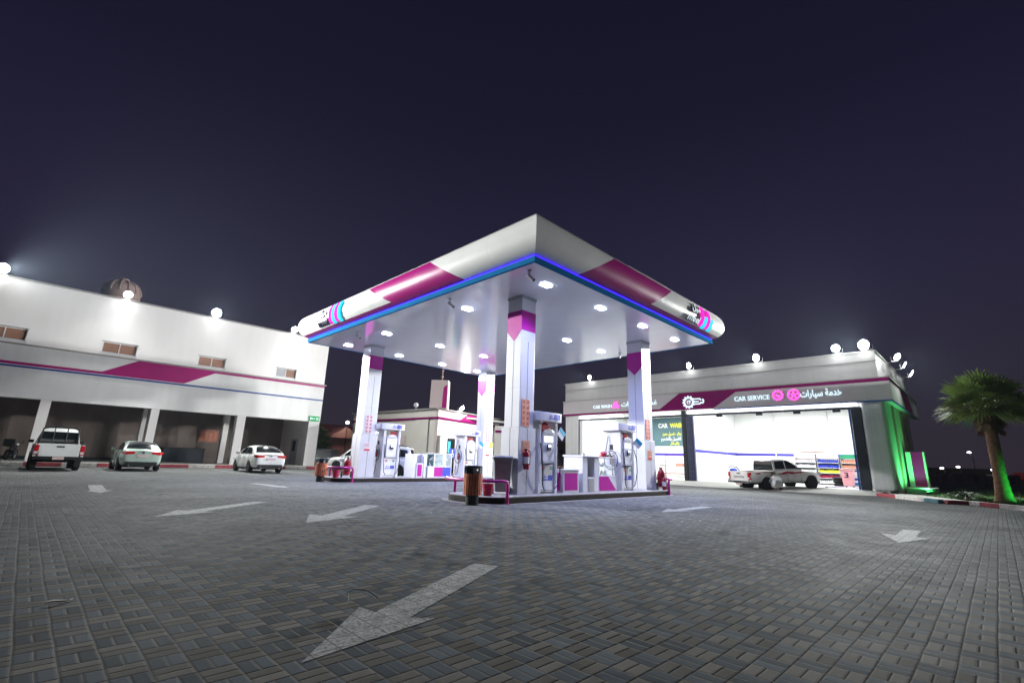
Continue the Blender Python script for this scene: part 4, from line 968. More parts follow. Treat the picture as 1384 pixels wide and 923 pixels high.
# brown house behind, left
t = thing('brown_house', 'dim brown house with red tiled roof between the arcade and left pillar', 'house', (28, 60, 0))
mb = MB(); mb.box(-6, 0, 0, 6, 10, 3.55); mb.build('wall', 'brown_wall', t)
mb = MB(); mb.add([(-6.5, -.5, 3.5), (6.5, -.5, 3.5), (6.5, 5, 5.25), (-6.5, 5, 5.25), (6.5, 10.5, 3.5), (-6.5, 10.5, 3.5)], [(0, 1, 2, 3), (3, 2, 4, 5), (0, 3, 5), (1, 4, 2)]); mb.build('roof', 'roof_tile', t)
mb = MB(); mb.add([(-1.1, -1.0, 3.3), (3.1, -1.0, 3.3), (1.0, -1.0, 4.75), (-1.1, 2, 3.3), (3.1, 2, 3.3), (1.0, 3, 4.75)], [(0, 1, 2), (0, 2, 5, 3), (1, 4, 5, 2)]); mb.build('gable', 'brown_wall', t)
mb = MB(); mb.box(-6, -.06, 2.1, 6, 0, 2.2); mb.build('string_course', 'roof_tile', t)
t = thing('street_lamp', 'small round white lamp glowing above the red roof ridge', 'lamp', (28.1, 57.2, 0), 0, 'lamps far beyond the forecourt')
MB().cyl((0, 0, 0), (0, 0, 5.0), .05).build('pole', 'far_dark', t); MB().lathe([(0, -.2), (.16, -.14), (.22, 0), (.16, .14), (0, .2)], (0, 0, 5.15), 14).build('globe', 'tube_white', t, smooth=True)
d = bpy.data.lights.new('ball_lamp', 'POINT'); d.energy = 700; d.color = (1, .9, .82); d.shadow_soft_size = .23
o = bpy.data.objects.new('ball_lamp', d); COL.objects.link(o); o.parent = t; o.location = (0, 0, 5.15)
# brown block behind pump
t = thing('brown_block', 'dim brown two window building beyond the front pump island', 'building', (66, 51, 0))
mb = MB(); wall_panel(mb, (-3.2, 2.6), (1.4, -1.0), 0, 4.4, 4); mb.build('wall', 'brown_wall', t)
d = Vector((4.6, -3.6, 0)).normalized(); n = Vector((-d.y, d.x, 0))
for s in (2.2, 4.0):
    c = Vector((-3.2, 2.6, 0))+d*s+Vector((0, 0, 2.9)); MB().obox(c, d, n, Z_, .3, .03, .35).build('window', 'dark_steel', t)
mb = MB(); wall_panel(mb, (-3.3, 2.6), (1.5, -1.1), 4.4, 4.55, 4.1); mb.build('roof', 'roof_tile', t)
def scooter(loc, rz, label):
    t = thing('scooter', label, 'scooter', loc, rz, 'dark clutter behind the kiosk')
    for x in (-.6, .6):
        w = MB().tube([(x+.22*math.cos(a), 0, .26+.22*math.sin(a)) for a in np.linspace(0, 2*math.pi, 17)], .06, 8).build('wheel', 'black_rubber', t, smooth=True)
    MB().tube([(.6, 0, .26), (.45, 0, .95), (.38, 0, 1.05)], .04).box(-.7, -.16, .4, -.05, .16, .75).box(-.1, -.15, .3, .5, .15, .38).build('body', 'black_plastic', t, bevel=.03)
    MB().tube([(.36, -.32, 1.08), (.40, 0, 1.04), (.36, .32, 1.08)], .02).build('handlebar', 'steel', t)
    MB().box(-.78, -.14, .76, -.1, .14, .86).build('seat', 'brown_wall', t, bevel=.03)
scooter((29.5, 24.2, 0), R(150), 'dark scooter parked behind the kiosk, nearest the generator box')
scooter((28.3, 25.3, 0), R(160), 'dark scooter parked behind the kiosk, nearest the front pump')
t = thing('generator_box', 'dark green metal equipment box standing left of the wash bay', 'equipment box', (32.4, 27.3, 0), R(-40))
MB().box(-.75, -.5, .06, .75, .5, 1.25).build('cabinet', 'dark_steel', t, bevel=.03); MB().box(-.7, -.513, .3, .7, -.502, 1.0).build('louvre', 'black_plastic', t); MB().box(-.8, -.55, 0, .8, .55, .055).build('plinth', 'concrete', t)
t = thing('skip', 'grey metal skip with rounded lid just past the arcade end pier', 'skip', (18.0, 40.6, 0), R(10))
MB().add([(-.9, -.6, .15), (.9, -.6, .15), (.9, .6, .15), (-.9, .6, .15), (-1.1, -.75, 1.25), (1.1, -.75, 1.25), (1.1, .75, 1.25), (-1.1, .75, 1.25)], [(3, 2, 1, 0), (0, 1, 5, 4), (1, 2, 6, 5), (2, 3, 7, 6), (3, 0, 4, 7), (4, 5, 6, 7)]).build('body', 'grey_plastic', t, bevel=.03)
mb = MB(); mb.grid([[(x, .75*math.cos(math.pi*i/10), 1.26+.38*math.sin(math.pi*i/10)) for i in range(11)] for x in (-1.1, 1.1)]); mb.build('lid', 'grey_plastic', t, smooth=True)
for x in (-.8, .8):
    for y in (-.5, .5): MB().cyl((x, y-.03, .08), (x, y+.03, .08), .08).build('wheel', 'black_rubber', t)

# ================================================================== VEGETATION
def fan(mb, base, dirv, L, nb, spread, width, droop, rng):
    """one palm fan: blades radiating from the end of a petiole"""
    d = Vector(dirv).normalized(); side = d.cross(Z_)
    side = side.normalized() if side.length > .05 else Vector((1, 0, 0)); up = side.cross(d).normalized()
    base = Vector(base); roll = rng.uniform(-.5, .5); s2 = side*math.cos(roll)+up*math.sin(roll); u2 = up*math.cos(roll)-side*math.sin(roll)
    for i in range(nb):
        a = spread*(i/(nb-1)-.5)*2; bd = (d*math.cos(a)+s2*math.sin(a)+u2*.22*abs(math.sin(a))).normalized()
        bl = L*(1-.18*abs(a)/spread)*rng.uniform(.85, 1.1); w = width*rng.uniform(.8, 1.1)
        p = [base+bd*bl*q-Vector((0, 0, droop*bl*q*q)) for q in (0.02, .45, .8, 1.0)]
        sd = bd.cross(u2).normalized()*w
        j = Vector((rng.uniform(-.03, .03), rng.uniform(-.03, .03), rng.uniform(-.12, 0)))*L
        mb.add([p[0]-sd*.25, p[0]+sd*.25, p[1]+sd, p[1]-sd, p[2]+sd*.7, p[2]-sd*.7, p[3]+j], [(0, 1, 2, 3), (3, 2, 4, 5), (5, 4, 6)])
def palm():
    rng = random.Random(5)
    t = thing('palm_tree', 'fan palm with dense round crown and green light on its trunk', 'palm tree', (29.6, -.06, .07))
    H = 3.35; N = 26; n = 18; rows = []
    for j in range(N+1):
        z = H*j/N; r = .30-.075*min(1, z/1.1)-.02*z/H+(.10*math.exp(-z*7)); r += .012*(1 if j % 2 else -1)
        rows.append([(r*(1+.03*math.sin(3*a+z*5))*math.cos(a)+.03*z, r*math.sin(a)-.02*z*z*.1, z) for a in np.linspace(0, 2*math.pi, n+1)])
    MB().grid(rows).build('trunk', 'bark', t, smooth=True)
    c = Vector((.10, 0, H+.62))
    cr, pl, dd, bs = MB(), MB(), MB(), MB()
    for i in range(125):
        z = 1-1.5*(i+.5)/125; a = i*2.39996+rng.uniform(-.2, .2); q = math.sqrt(max(0, 1-z*z))
        d = Vector((q*math.cos(a), q*math.sin(a), z*.95+.1)).normalized()
        pl_len = rng.uniform(.55, 1.05)*(1.0 if z > -.1 else .85)
        e = c+Vector((0, 0, .15))+d*pl_len-Vector((0, 0, .06*pl_len)); (cr if z > -.15 else pl).tube([c+d*.1, e], .012, 4)
        L = rng.uniform(.80, 1.12)
        fan(cr if (z > .12 or rng.random() < .35) else pl, e, d, L, 15, 1.15, .030, .10+.22*max(0, .5-z), rng)
    for i in range(34):
        a = rng.uniform(0, 6.28); z = rng.uniform(.0, .55); d = Vector((math.cos(a)*.45, math.sin(a)*.45, -1)).normalized()
        b = Vector((.08+.2*math.cos(a), .2*math.sin(a), H+z)); dd.tube([b, b+d*.25], .014, 4); fan(dd, b+d*.22, d, rng.uniform(.3, .55), 9, .5, .03, .05, rng)
    for i in range(40):
        a = i*2.4; z = H-.12+.6*i/40; b = Vector((.08+.17*math.cos(a), .17*math.sin(a), z)); bs.obox(b, (math.cos(a), math.sin(a), .7), (-math.sin(a), math.cos(a), 0), (-.7*math.cos(a), -.7*math.sin(a), 1), .05, .07, .18)
    bs.build('leaf_bases', 'bark', t); cr.build('crown', 'frond', t, normals=False); pl.build('lower_fronds', 'frond_pale', t, normals=False); dd.build('dead_fronds', 'dead_frond', t, normals=False)
palm()
t = thing('uplight', 'small green uplight in the grass lighting the palm trunk', 'uplight', (29.15, -1.25, .06))
MB().cyl((0, 0, 0), (0, 0, .12), .07, n=16).build('housing', 'dark_steel', t, bevel=.01); MB().cyl((0, 0, .121), (0, 0, .13), .055, n=16).build('lens', emis('green_lens_small', (.05, 1, .2), 5), t)
spot('green_lamp', (29.15, -1.25, .2), (29.75, -.05, .9), 260, 75, .8, (.02, 1.0, .12), .04, t)
def shrub(loc, s, label):
    rng = random.Random(9); t = thing('cycad_shrub', label, 'shrub', loc, 0)
    fo = MB()
    for i in range(30):
        a = i*2.4; el = rng.uniform(.25, 1.1); d = Vector((math.cos(a)*math.cos(el), math.sin(a)*math.cos(el), math.sin(el))); L = s*rng.uniform(.8, 1.15)
        pts = [Vector((0, 0, .12))+d*L*q-Vector((0, 0, .55*L*q*q)) for q in np.linspace(0, 1, 9)]
        fo.tube(pts, .012, 4)
        for j in range(1, 9):
            tdir = (pts[j]-pts[j-1]).normalized(); sd = tdir.cross(Z_).normalized()
            for sg in (-1, 1):
                tip = pts[j]+(sd*sg*.9+tdir*.6+Vector((0, 0, .1)))*.16*s*(1.2-j/10); fo.add([pts[j]-tdir*.02, pts[j]+tdir*.025, tip], [(0, 1, 2)])
    fo.build('fronds', 'leaf_dark', t, normals=False); MB().cyl((0, 0, 0), (0, 0, .18), .12, .09).build('stem', 'bark', t)
shrub((30.6, 1.15, .06), .95, 'small spiky green cycad in the grass left of the palm')
def bush(loc, r, label):
    rng = random.Random(4); t = thing('bushy_tree', label, 'tree', loc, 0); cr = MB()
    MB().tube([(0, 0, 0), (.05, .05, .8), (.0, .1, 1.6)], [.12, .1, .06]).build('trunk', 'bark', t)
    for i in range(1500):
        d = Vector((rng.gauss(0, 1), rng.gauss(0, 1), rng.gauss(0, 1))).normalized(); rr = r*rng.uniform(.35, 1.0)*(1+.25*math.sin(d.x*5+d.z*4)); p = Vector((0, 0, 2.3))+Vector((d.x*rr, d.y*rr, d.z*rr*1.35))
        a = Vector((rng.gauss(0, 1), rng.gauss(0, 1), rng.gauss(0, .6))).normalized(); b = a.orthogonal(); w = rng.uniform(.05, .12)
        cr.add([p-a*w*1.8, p+b*w*.6, p+a*w*1.8, p-b*w*.6], [(0, 1, 2, 3)])
    cr.build('crown', 'bush_leaf', t, normals=False)
bush((18.9, 43.5, 0), 1.15, 'dark bushy tree just past the corner of the arcade')
def dry_weeds():
    rng = random.Random(8); mb = MB()
    for i in range(2600):
        X = rng.uniform(31, 60); y = rng.uniform(-14, 2.6-.0*(X-31)); h = rng.uniform(.1, .5); w = .02
        a = rng.uniform(0, 6.28); dx, dy = math.cos(a)*w, math.sin(a)*w
        mb.add([(X-dx, y-dy, -.1), (X+dx, y+dy, -.1), (X+rng.uniform(-.2, .2), y+rng.uniform(-.2, .2), -.05+h)], [(0, 1, 2)])
    struct(mb.build('weeds', 'leaf_dark', normals=False), 'stuff')
dry_weeds()
# ================================================================== FAR FIELD AT THE RIGHT
rngf = random.Random(2)
for i, (X, y, w) in enumerate(((108, 5.2, 1.7), (108.5, 3.3, 1.6), (109, 1.2, 1.9), (109, -.8, 1.8), (109.5, -2.7, 1.7))):
    lb = ('pale block in the far dark field nearest the totem', 'second pale block from the totem in the far field', 'middle one of the pale blocks in the far field', 'pale block in the far field below the long lit strip', 'pale block in the far field nearest the palm trunk')[i]
    t = thing('site_cabin', lb, 'cabin', (X, y+1.2, -.1), R(rngf.uniform(-6, 6)), 'pale blocks far across the dark field')
    MB().box(-1, -w/2, 0, 1, w/2, 1.55).build('wall', 'far_pale', t, bevel=.05); MB().box(-1.1, -w/2-.06, 1.56, 1.1, w/2+.06, 1.66).build('roof', 'far_dark', t); MB().box(-1.02, -.25, .2, -1.001, .25, 1.3).build('door', 'far_dark', t)
t = thing('dark_building', 'long dark building on the horizon behind the pale blocks', 'building', (122, 5.5, -.1))
MB().box(0, -5, 0, 6, 5.5, 2.4).build('wall', 'far_dark', t); MB().box(-.3, -5.2, 2.41, 6.2, 5.7, 2.6).build('roof', 'far_dark', t); MB().box(-.06, -1, 1.1, -.01, .4, 1.9).build('window', 'far_pale', t)
for loc, h, lb in (((111, 6.6), 2.3, 'far street lamp nearest the totem panel'), ((113, 4.6), 2.6, 'far street lamp, second of the low ones from the totem'), ((112, 2.85), 5.0, 'tall far street lamp on a curved pole left of the palm'), ((116, .5), 2.3, 'far street lamp just left of the palm trunk'), ((118, -3.9), 2.6, 'far street lamp right of the palm trunk')):
    t = thing('street_lamp', lb, 'lamp', (*loc, -.1), 0, 'lamps far beyond the forecourt')
    MB().tube([(0, -.35, 0), (0, -.35, h*.85), (0, -.2, h), (0, 0, h+.1)], .05).build('pole', 'far_dark', t); MB().lathe([(0, -.14), (.2, -.1), (.27, 0), (.2, .1), (0, .14)], (-.1, 0, h+.12), 14).build('head', 'tube_white', t, smooth=True)
t = thing('lit_strip_sign', 'long pale lit strip above a far pale block left of the palm', 'sign', (114, .0, 1.15))
MB().box(-.1, -1.3, 0, .1, 1.3, .32).build('panel', emis('warm_lit_strip', (1, .86, .55), 1.6), t); MB().box(-.06, -1.2, -1.25, .06, -1.05, 0).build('post', 'far_dark', t); MB().box(-.06, 1.05, -1.25, .06, 1.2, 0).build('post', 'far_dark', t)
t = thing('red_billboard', 'small dim red billboard on the horizon right of the palm trunk', 'billboard', (118, -2.6, -.1))
MB().box(-.1, -1.0, 1.0, .1, .7, 2.1).build('panel', emis('dim_red_panel', (.5, .06, .05), .05, (.2, .03, .03)), t); MB().box(-.05, -.2, 0, .05, .1, 1.0).build('post', 'far_dark', t)
def clear_glass():
    m, nt, b = _nt('clear_pane'); b.inputs['Base Color'].default_value = (.85, .95, .93, 1); b.inputs['Roughness'].default_value = .03; b.inputs['Alpha'].default_value = .22; b.inputs['Specular IOR Level'].default_value = .6
    return m
MT['pane_clear'] = clear_glass()
# ================================================================== FUEL PUMPS
def pump():
    t = thing('fuel_pump', '', 'fuel pump', (0, 0, 0), 0, 'white fuel pumps on the islands')
    W, D = .475, .38
    MB().box(-.34, -D, .05, .34, D, .90).build('cabinet', 'white_gloss', t, bevel=.012)
    MB().box(-.34, -D+.02, 0, .34, D-.02, .048).build('base', 'grey_panel', t)
    for s in (-1, 1):
        c = MB().box(min(s*.345, s*W), -D-.03, 0, max(s*.345, s*W), D+.03, 2.25).build('side_column', 'white_gloss', t, bevel=.02)
        m = MB(); m.box(s*.41-.008, -D-.036, .3, s*.41+.008, -D-.031, 2.1); m.build('groove', 'grey_panel', c)
    for s in (-1, 1):     # front and back faces alike
        f = s*(D+.0)
        hp = MB(); P = [(-.27, .93), (.27, .93), (.29, 1.75), (.27, 1.90), (.18, 1.99), (0, 2.03), (-.18, 1.99), (-.27, 1.90), (-.29, 1.75)]
        ux = (-s, 0, 0)
        hp.prism(P, (0, f-s*.16, 0), (-s, 0, 0), Z_, .21); h = hp.build('head_panel', 'white_gloss', t, bevel=.015)
        o = Vector((0, f+s*.051, 0))
        def slab(a0, z0, a1, z1, th, nm, m, par=h):
            b = MB().box(a0, min(f+s*.05, f+s*(.05+th)), z0, a1, max(f+s*.0505, f+s*(.05+th)), z1); return b.build(nm, m, par)
        slab(-.20, 1.60, -.02, 1.78, .006, 'screen', 'screen'); slab(.02, 1.60, .20, 1.78, .006, 'screen', 'screen')
        k = slab(-.08, 1.33, .08, 1.52, .05, 'keypad', 'dark_steel'); slab(-.06, 1.44, .06, 1.505, .056, 'keypad_screen', 'screen')
        slab(-.235, 1.85, .235, 1.925, .012, 'hood', 'grey_panel'); slab(-.27, .94, .27, 1.0, .03, 'tray', 'grey_panel')
        # fuel grade badges and lettering on the lower door
        g = s*(D+.004)
        for a, m, tx in ((-.2, 'ink_red', '95'), (.2, 'ink_green', '91')):
            b = MB().cyl((-a*s, s*D, .78), (-a*s, s*(D+.005), .78), .062, n=22).build('grade_badge', m, t)
            q = MB(); put_text(q, tx, .06, (-a*s+s*.042, s*(D+.0055), .75), (-s, 0, 0), Z_, .02, .002, .075); q.build('number', 'white_matte', b)
        q = MB(); put_text(q, 'meel', .07, (s*.24, s*(D+.001), .40), (-s, 0, 0), Z_, .015, .004, .22); put_text(q, arabic('ميل'), .07, (s*.20, s*(D+.001), .50), (-s, 0, 0), Z_, .02, .004, .16)
        for i in range(4):
            a0 = s*(-.02)-s*.06*i
            q.prism([(0, 0), (.045, 0), (.075, .16), (.03, .16)], (a0, s*(D+.001), .40), (-s, 0, 0), Z_, .004)
        q.build('lettering', 'ink_blue', t)
        MB().box(-.30, min(s*D, s*(D+.004)), .10, .30, max(s*D, s*(D+.004)), .115).build('door_seam', 'seam', t)
    # overhanging illuminated header with bowed front and back
    P = []
    for i in range(9): a = -1+2*i/8; P.append((a*.65, -.44-.09*(1-a*a)))
    for i in range(9): a = 1-2*i/8; P.append((a*.65, .44+.09*(1-a*a)))
    MB().prism(P, (0, 0, 2.26), X_, Y_, .29).build('header', 'white_gloss', t, bevel=.015)
    for s in (-1, 1):
        q = MB(); y = s*.535
        put_text(q, 'meel', .06, (s*.10, y, 2.34), (-s, 0, 0), Z_, .015, .006, .2); put_text(q, arabic('ميل'), .06, (s*.08, y, 2.43), (-s, 0, 0), Z_, .02, .006, .15)
        for i in range(4): q.prism([(0, 0), (.05, 0), (.085, .19), (.035, .19)], (-s*.14-s*.075*i, y, 2.32), (-s, 0, 0), Z_, .006)
        q.build('header_lettering', 'ink_blue', t)
    # hoses: a loop on each flank with nozzle, and hanging hoses on the faces
    for s in (-1, 1):
        x = s*(W+.035)
        lp = MB(); pts = [(x, .14, 2.05), (x+s*.03, .18, 1.75), (x+s*.04, .24, 1.45)]+[(x+s*.05, .31*math.cos(a), 1.12+.36*math.sin(a)) for a in np.linspace(.6, -4.9, 26)]
        lp.tube(pts, .016, 6); lp.build('hose', 'black_rubber', t, smooth=True)
        l2 = MB().tube([(x, -.02, .95), (x+s*.04, -.06, .55), (x+s*.06, .0, .22), (x+s*.05, .12, .10), (x+s*.03, .22, .25), (x, .25, .6)], .016, 6); l2.build('hose', 'black_rubber', t, smooth=True)
        nz = MB().obox((x+s*.03, .0, 1.12), X_, Y_, Z_, .035, .05, .17).tube([(x+s*.03, 0, 1.28), (x+s*.05, .05, 1.40), (x+s*.03, .12, 1.42)], .02); n_ = nz.build('nozzle', 'black_plastic', t, bevel=.01)
        MB().obox((x+s*.045, -.07, 1.1), X_, (0, .9, .3), (0, -.3, .9), .04, .035, .10).build('grip', 'red_gloss', n_, bevel=.01)
        MB().obox((s*(W+.003), .02, 1.62), X_, Y_, Z_, .006, .07, .10).build('display', 'dark_steel', t)
        MB().tube([(s*.42, -D-.06, 1.55), (s*.45, -D-.16, 1.2), (s*.43, -D-.18, .7), (s*.36, -D-.13, .25), (s*.25, -D-.10, .14)], .017, 6).build('hose', 'black_rubber', t, smooth=True)
    return t
def pump_flag(loc, lb, big):
    t = thing('hanging_tag', lb, 'tag', loc, 0, 'red tags hung in the pump heads')
    if big:
        m = MB(); m.cyl((0, 0, .0), (0, .02, .0), .19, n=26); m.build('disc', 'red_gloss', t, bevel=.005)
        MB().box(-.20, .021, -.38, .20, .30, -.05).build('box', 'magenta_bright', t, bevel=.01)
    else:
        m = MB(); m.prism([(-.17, -.08), (0, -.24), (.17, -.08), (.17, .14), (-.17, .14)], (0, 0, 0), X_, Z_, -.02); m.build('pennant', 'red_gloss', t)
        MB().cyl((0, .0, .14), (0, .0, .17), .01).build('hook', 'steel', t)
p0 = pump(); 
YF, YR = 10.66, 21.28
p0.location = (12.0, YF, .18); p0['label'] = 'white fuel pump on the front island next to the nearest pillar'
dup(p0, (16.82, YF, .18), 0, 'white fuel pump on the front island beside the right pillar')
dup(p0, (12.66, YR, .18), 0, 'white fuel pump on the rear island beside the left pillar')
dup(p0, (17.75, YR, .18), 0, 'white fuel pump on the rear island beside the farthest pillar')
pump_flag((11.86, YF-.40, .18+2.05), 'large red disc with magenta box in the head of the nearest pump', True)
pump_flag((16.70, YF-.40, .18+2.03), 'red pennant in the head of the pump by the right pillar', False)
pump_flag((12.72, YR-.40, .18+2.03), 'red pennant in the head of the pump by the left rear pillar', False)
pump_flag((17.7, YR-.40, .18+2.03), 'red pennant in the head of the pump by the farthest pillar', False)
def card(loc, rot, lb):
    t = thing('hanging_card', lb, 'card', loc, rot, 'blue and white cards fixed to the pumps')
    m = MB(); u, v = Vector((.75, 0, -.66)), Vector((.66, 0, .75)); m.obox((.2, 0, 0), u, Y_, v, .17, .006, .15); m.build('card', 'white_matte', t)
    m = MB(); m.obox(Vector((.2, 0, 0))+v*.07, u, Y_, v, .165, .0075, .075); m.build('blue_half', 'cyan_card', t); MB().cyl((-.1, 0, 0), (.12, 0, 0), .008).build('arm', 'steel', t)
card((12.52, YF-.38, 2.08), 0, 'tilted blue and white card on the side of the nearest pump')
card((17.32, YF-.38, 2.0), R(-30), 'tilted blue and white card on the pump by the right pillar')
card((18.25, YR-.38, 1.98), R(-20), 'tilted blue and white card on the pump by the farthest pillar')

# ================================================================== NOTICES ON THE PILLARS
def pictogram_board(x, y, z, w, h, base, lb):
    t = thing('pictogram_board', lb, 'sign', (x, y, z), 0, 'safety pictogram boards on the pillars')
    MB().box(-w/2, -.012, 0, w/2, 0, h).build('panel', base, t)
    rg = MB(); gl = MB()
    for c in (-1, 1):
        for r_ in range(5):
            cx, cz = c*w*.25, h*(.1+.2*r_); rr = w*.17
            n = 18
            for ra, rb_ in ((rr, rr*.78),):
                P = [(cx+ra*math.cos(2*math.pi*i/n), -.0145, cz+ra*math.sin(2*math.pi*i/n)) for i in range(n)]; Q = [(cx+rb_*math.cos(2*math.pi*i/n), -.0145, cz+rb_*math.sin(2*math.pi*i/n)) for i in range(n)]
                rg.add(P+Q, [(i, (i+1) % n, n+(i+1) % n, n+i) for i in range(n)])
            rg.obox((cx, -.0135, cz), (.7, 0, .7), Y_, (-.7, 0, .7), rr*.85, .0005, rr*.1)
            gl.obox((cx, -.0126, cz), X_, Y_, Z_, rr*.28, .0004, rr*.5)
    rg.build('ban_ring', 'ink_red', t, normals=False); gl.build('symbol', 'ink_dark', t)
def notice(x, y, z, w, h, base, lb):
    t = thing('paper_notice', lb, 'sign', (x, y, z), 0, 'paper notices on the pillar plinths')
    MB().box(-w/2, -.008, 0, w/2, 0, h).build('sheet', base, t)
    m = MB(); m.box(-w*.42, -.0095, h*.06, w*.42, -.0085, h*.26); m.build('caption', 'ink_red', t)
    m = MB()
    for i in range(3): m.box(-w*.4, -.0095, h*(.50+.14*i), w*(.4-.1*(i % 2)), -.0085, h*(.54+.14*i))
    m.build('text_line', 'ink_dark', t)
for (px, py, pw), b1, b2, n1 in ((PIL[0], 'sticker_orange', 'sticker_orange', 'the nearest pillar'), (PIL[1], 'sticker_orange', 'sticker_orange', 'the right pillar'), (PIL[2], 'sticker_pink', 'sticker_pink', 'the left rear pillar'), (PIL[3], 'sticker_pink', 'sticker_pink', 'the farthest pillar')):
    col = 'orange' if b1 == 'sticker_orange' else 'pale pink'
    pictogram_board(px+pw*.42, py-.002, 2.21, .36, .84, b1, f'{col} board of round safety pictograms on {n1}')
    notice(px+pw*.42, py-.059, 1.37, .33, .40, b2, f'{col} notice with red caption on the plinth of {n1}')
t = thing('yellow_note', 'small yellow note stuck on the farthest pillar under its pictograms', 'note', (PIL[3][0]+.60, PIL[3][1]-.058, 1.86))
MB().box(-.13, -.006, 0, .13, 0, .32).build('sheet', 'yellow', t); MB().box(-.03, -.0075, .1, .03, -.0065, .2).build('mark', 'ink_dark', t)

# ================================================================== ISLAND FURNITURE
def litter_bin():
    t = thing('litter_bin', '', 'litter bin', (0, 0, 0), 0, 'slatted litter bins at the island ends')
    MB().lathe([(.17, 0), (.17, .26), (.16, .28)], n=26).build('base', 'black_plastic', t)
    sl = MB(); n = 20
    for i in range(n):
        a = 2*math.pi*i/n; sl.obox((.235*math.cos(a), .235*math.sin(a), .52), (math.cos(a), math.sin(a), 0), (-math.sin(a), math.cos(a), 0), Z_, .014, .029, .27)
    sl.build('slatted_drum', 'wood', t, bevel=.005)
    MB().lathe([(.20, .27), (.21, .28), (.21, .78), (.20, .80)], n=26).build('liner', 'black_plastic', t)
    hd = MB(); hd.lathe([(.235, .95), (.245, .96), (.245, .99), (.22, 1.0)], n=26)
    for i in range(4):
        a = 2*math.pi*i/4+.4; hd.obox((.215*math.cos(a), .215*math.sin(a), .87), (math.cos(a), math.sin(a), 0), (-math.sin(a), math.cos(a), 0), Z_, .012, .09, .09)
    hd.build('hood', 'dark_steel', t, bevel=.005)
    random.seed(4); bg = MB(); rows = []
    for j in range(7):
        z = .76+.18*j/6; rows.append([((.17+.03*math.sin(3*a+j*2)+.02*math.sin(7*a))*math.cos(a)*(1-.06*j), (.17+.03*math.sin(3*a+j*2))*math.sin(a)*(1-.06*j), z+.02*math.sin(5*a+j)) for a in np.linspace(0, 2*math.pi, 19)])
    bg.grid(rows); bg.build('rubbish_bag', 'white_matte', t, smooth=True)
    return t
b0 = litter_bin(); b0.location = (8.55, 9.90, 0); b0['label'] = 'wood slatted litter bin with white bag at front island end'
dup(b0, (9.36, 21.0, 0), .6, 'wood slatted litter bin at the end of the rear island')
def rail(pts, lb):
    t = thing('guard_rail', lb, 'rail', (*pts[0][:2], 0), 0, 'magenta guard rails at the island ends')
    MB().tube([Vector(p) for p in pts], .045, 12).build('rail', 'magenta_steel', t, world=True, smooth=True)
    for p in (pts[0], pts[-1]): MB().lathe([(.09, 0), (.09, .012), (.05, .02)], p[:2]+(0,), 16).build('foot', 'magenta_steel', t, world=True)
def urail(xn, yc, hw, sgn, h, lb):
    a = []; 
    a += [(xn+sgn*-.75, yc-hw, .0), (xn+sgn*-.75, yc-hw, h-.10), (xn+sgn*-.72, yc-hw, h-.02), (xn+sgn*-.64, yc-hw+.01, h)]
    for i in range(11):
        q = -math.pi/2+math.pi*i/10; a.append((xn-sgn*.55+sgn*.55*math.cos(q), yc+(hw)*math.sin(q), h))
    a += [(xn-sgn*.64, yc+hw-.01, h), (xn-sgn*.72, yc+hw, h-.02), (xn-sgn*.75, yc+hw, h-.10), (xn-sgn*.75, yc+hw, 0)]
    rail(a, lb)
urail(8.78, 10.72, 1.14, -1, .60, 'magenta pipe rail around the front island end by the wheelie bin')
urail(9.68, 21.3, 1.12, -1, .62, 'magenta pipe rail around the rear island end by the bucket')
urail(19.62, 10.72, 1.10, 1, .62, 'magenta pipe rail around the right end of the front island')
def bucket(loc, lb):
    t = thing('bucket', lb, 'bucket', loc, 0, 'red buckets on the islands')
    MB().lathe([(.115, 0), (.165, .30), (.175, .30), (.175, .325), (.155, .325), (.15, .29), (.11, .03), (0, .03)], n=26).build('pail', 'red_plastic', t, smooth=True)
    MB().tube([(.17*math.cos(a), 0, .31-.14*math.sin(a)) for a in np.linspace(0, math.pi, 13)], .005, 6).build('handle', 'steel', t)
bucket((9.42, 10.25, .18), 'red bucket on the front island in front of the wheelie bin'); bucket((10.0, 20.9, .18), 'red bucket on the rear island behind the magenta rail')

def wheelie():
    t = thing('wheelie_bin', 'large grey wheelie bin with lid standing at the nearest pillar', 'wheelie bin', (10.22, 10.52, .18), R(-40))
    m = MB(); z0, z1 = .10, 1.02
    rows = []
    def ring(hx, hy, z, r=.05):
        P = []
        for cx, cy, a0 in ((hx-r, -hy+r, -90), (hx-r, hy-r, 0), (-hx+r, hy-r, 90), (-hx+r, -hy+r, 180)):
            for i in range(5): a = R(a0+i*22.5); P.append((cx+r*math.cos(a), cy+r*math.sin(a), z))
        return P+[P[0]]
    m.grid([ring(.215, .245, .08), ring(.22, .25, .10), ring(.275, .315, .98), ring(.30, .34, .985), ring(.30, .34, 1.03)]); m.build('body', 'grey_plastic', t, smooth=True)
    l = MB(); l.grid([ring(.315, .37, 1.032), ring(.315, .37, 1.06), ring(.27, .33, 1.10), ring(.05, .05, 1.115)]); l.add(ring(.05, .05, 1.115)[:-1], [tuple(range(20))]); l.build('lid', 'grey_plastic', t, smooth=True)
    MB().tube([(-.2, .38, 1.03), (-.2, .43, 1.05), (.2, .43, 1.05), (.2, .38, 1.03)], .014).build('handle', 'grey_plastic', t)
    for s in (-1, 1): MB().cyl((s*.22, .27, .10), (s*.29, .27, .10), .10, n=22).build('wheel', 'black_rubber', t, bevel=.012)
    MB().box(-.17, -.292, .50, .17, -.262, .80).build('panel', 'grey_plastic', t, bevel=.02)
wheelie()
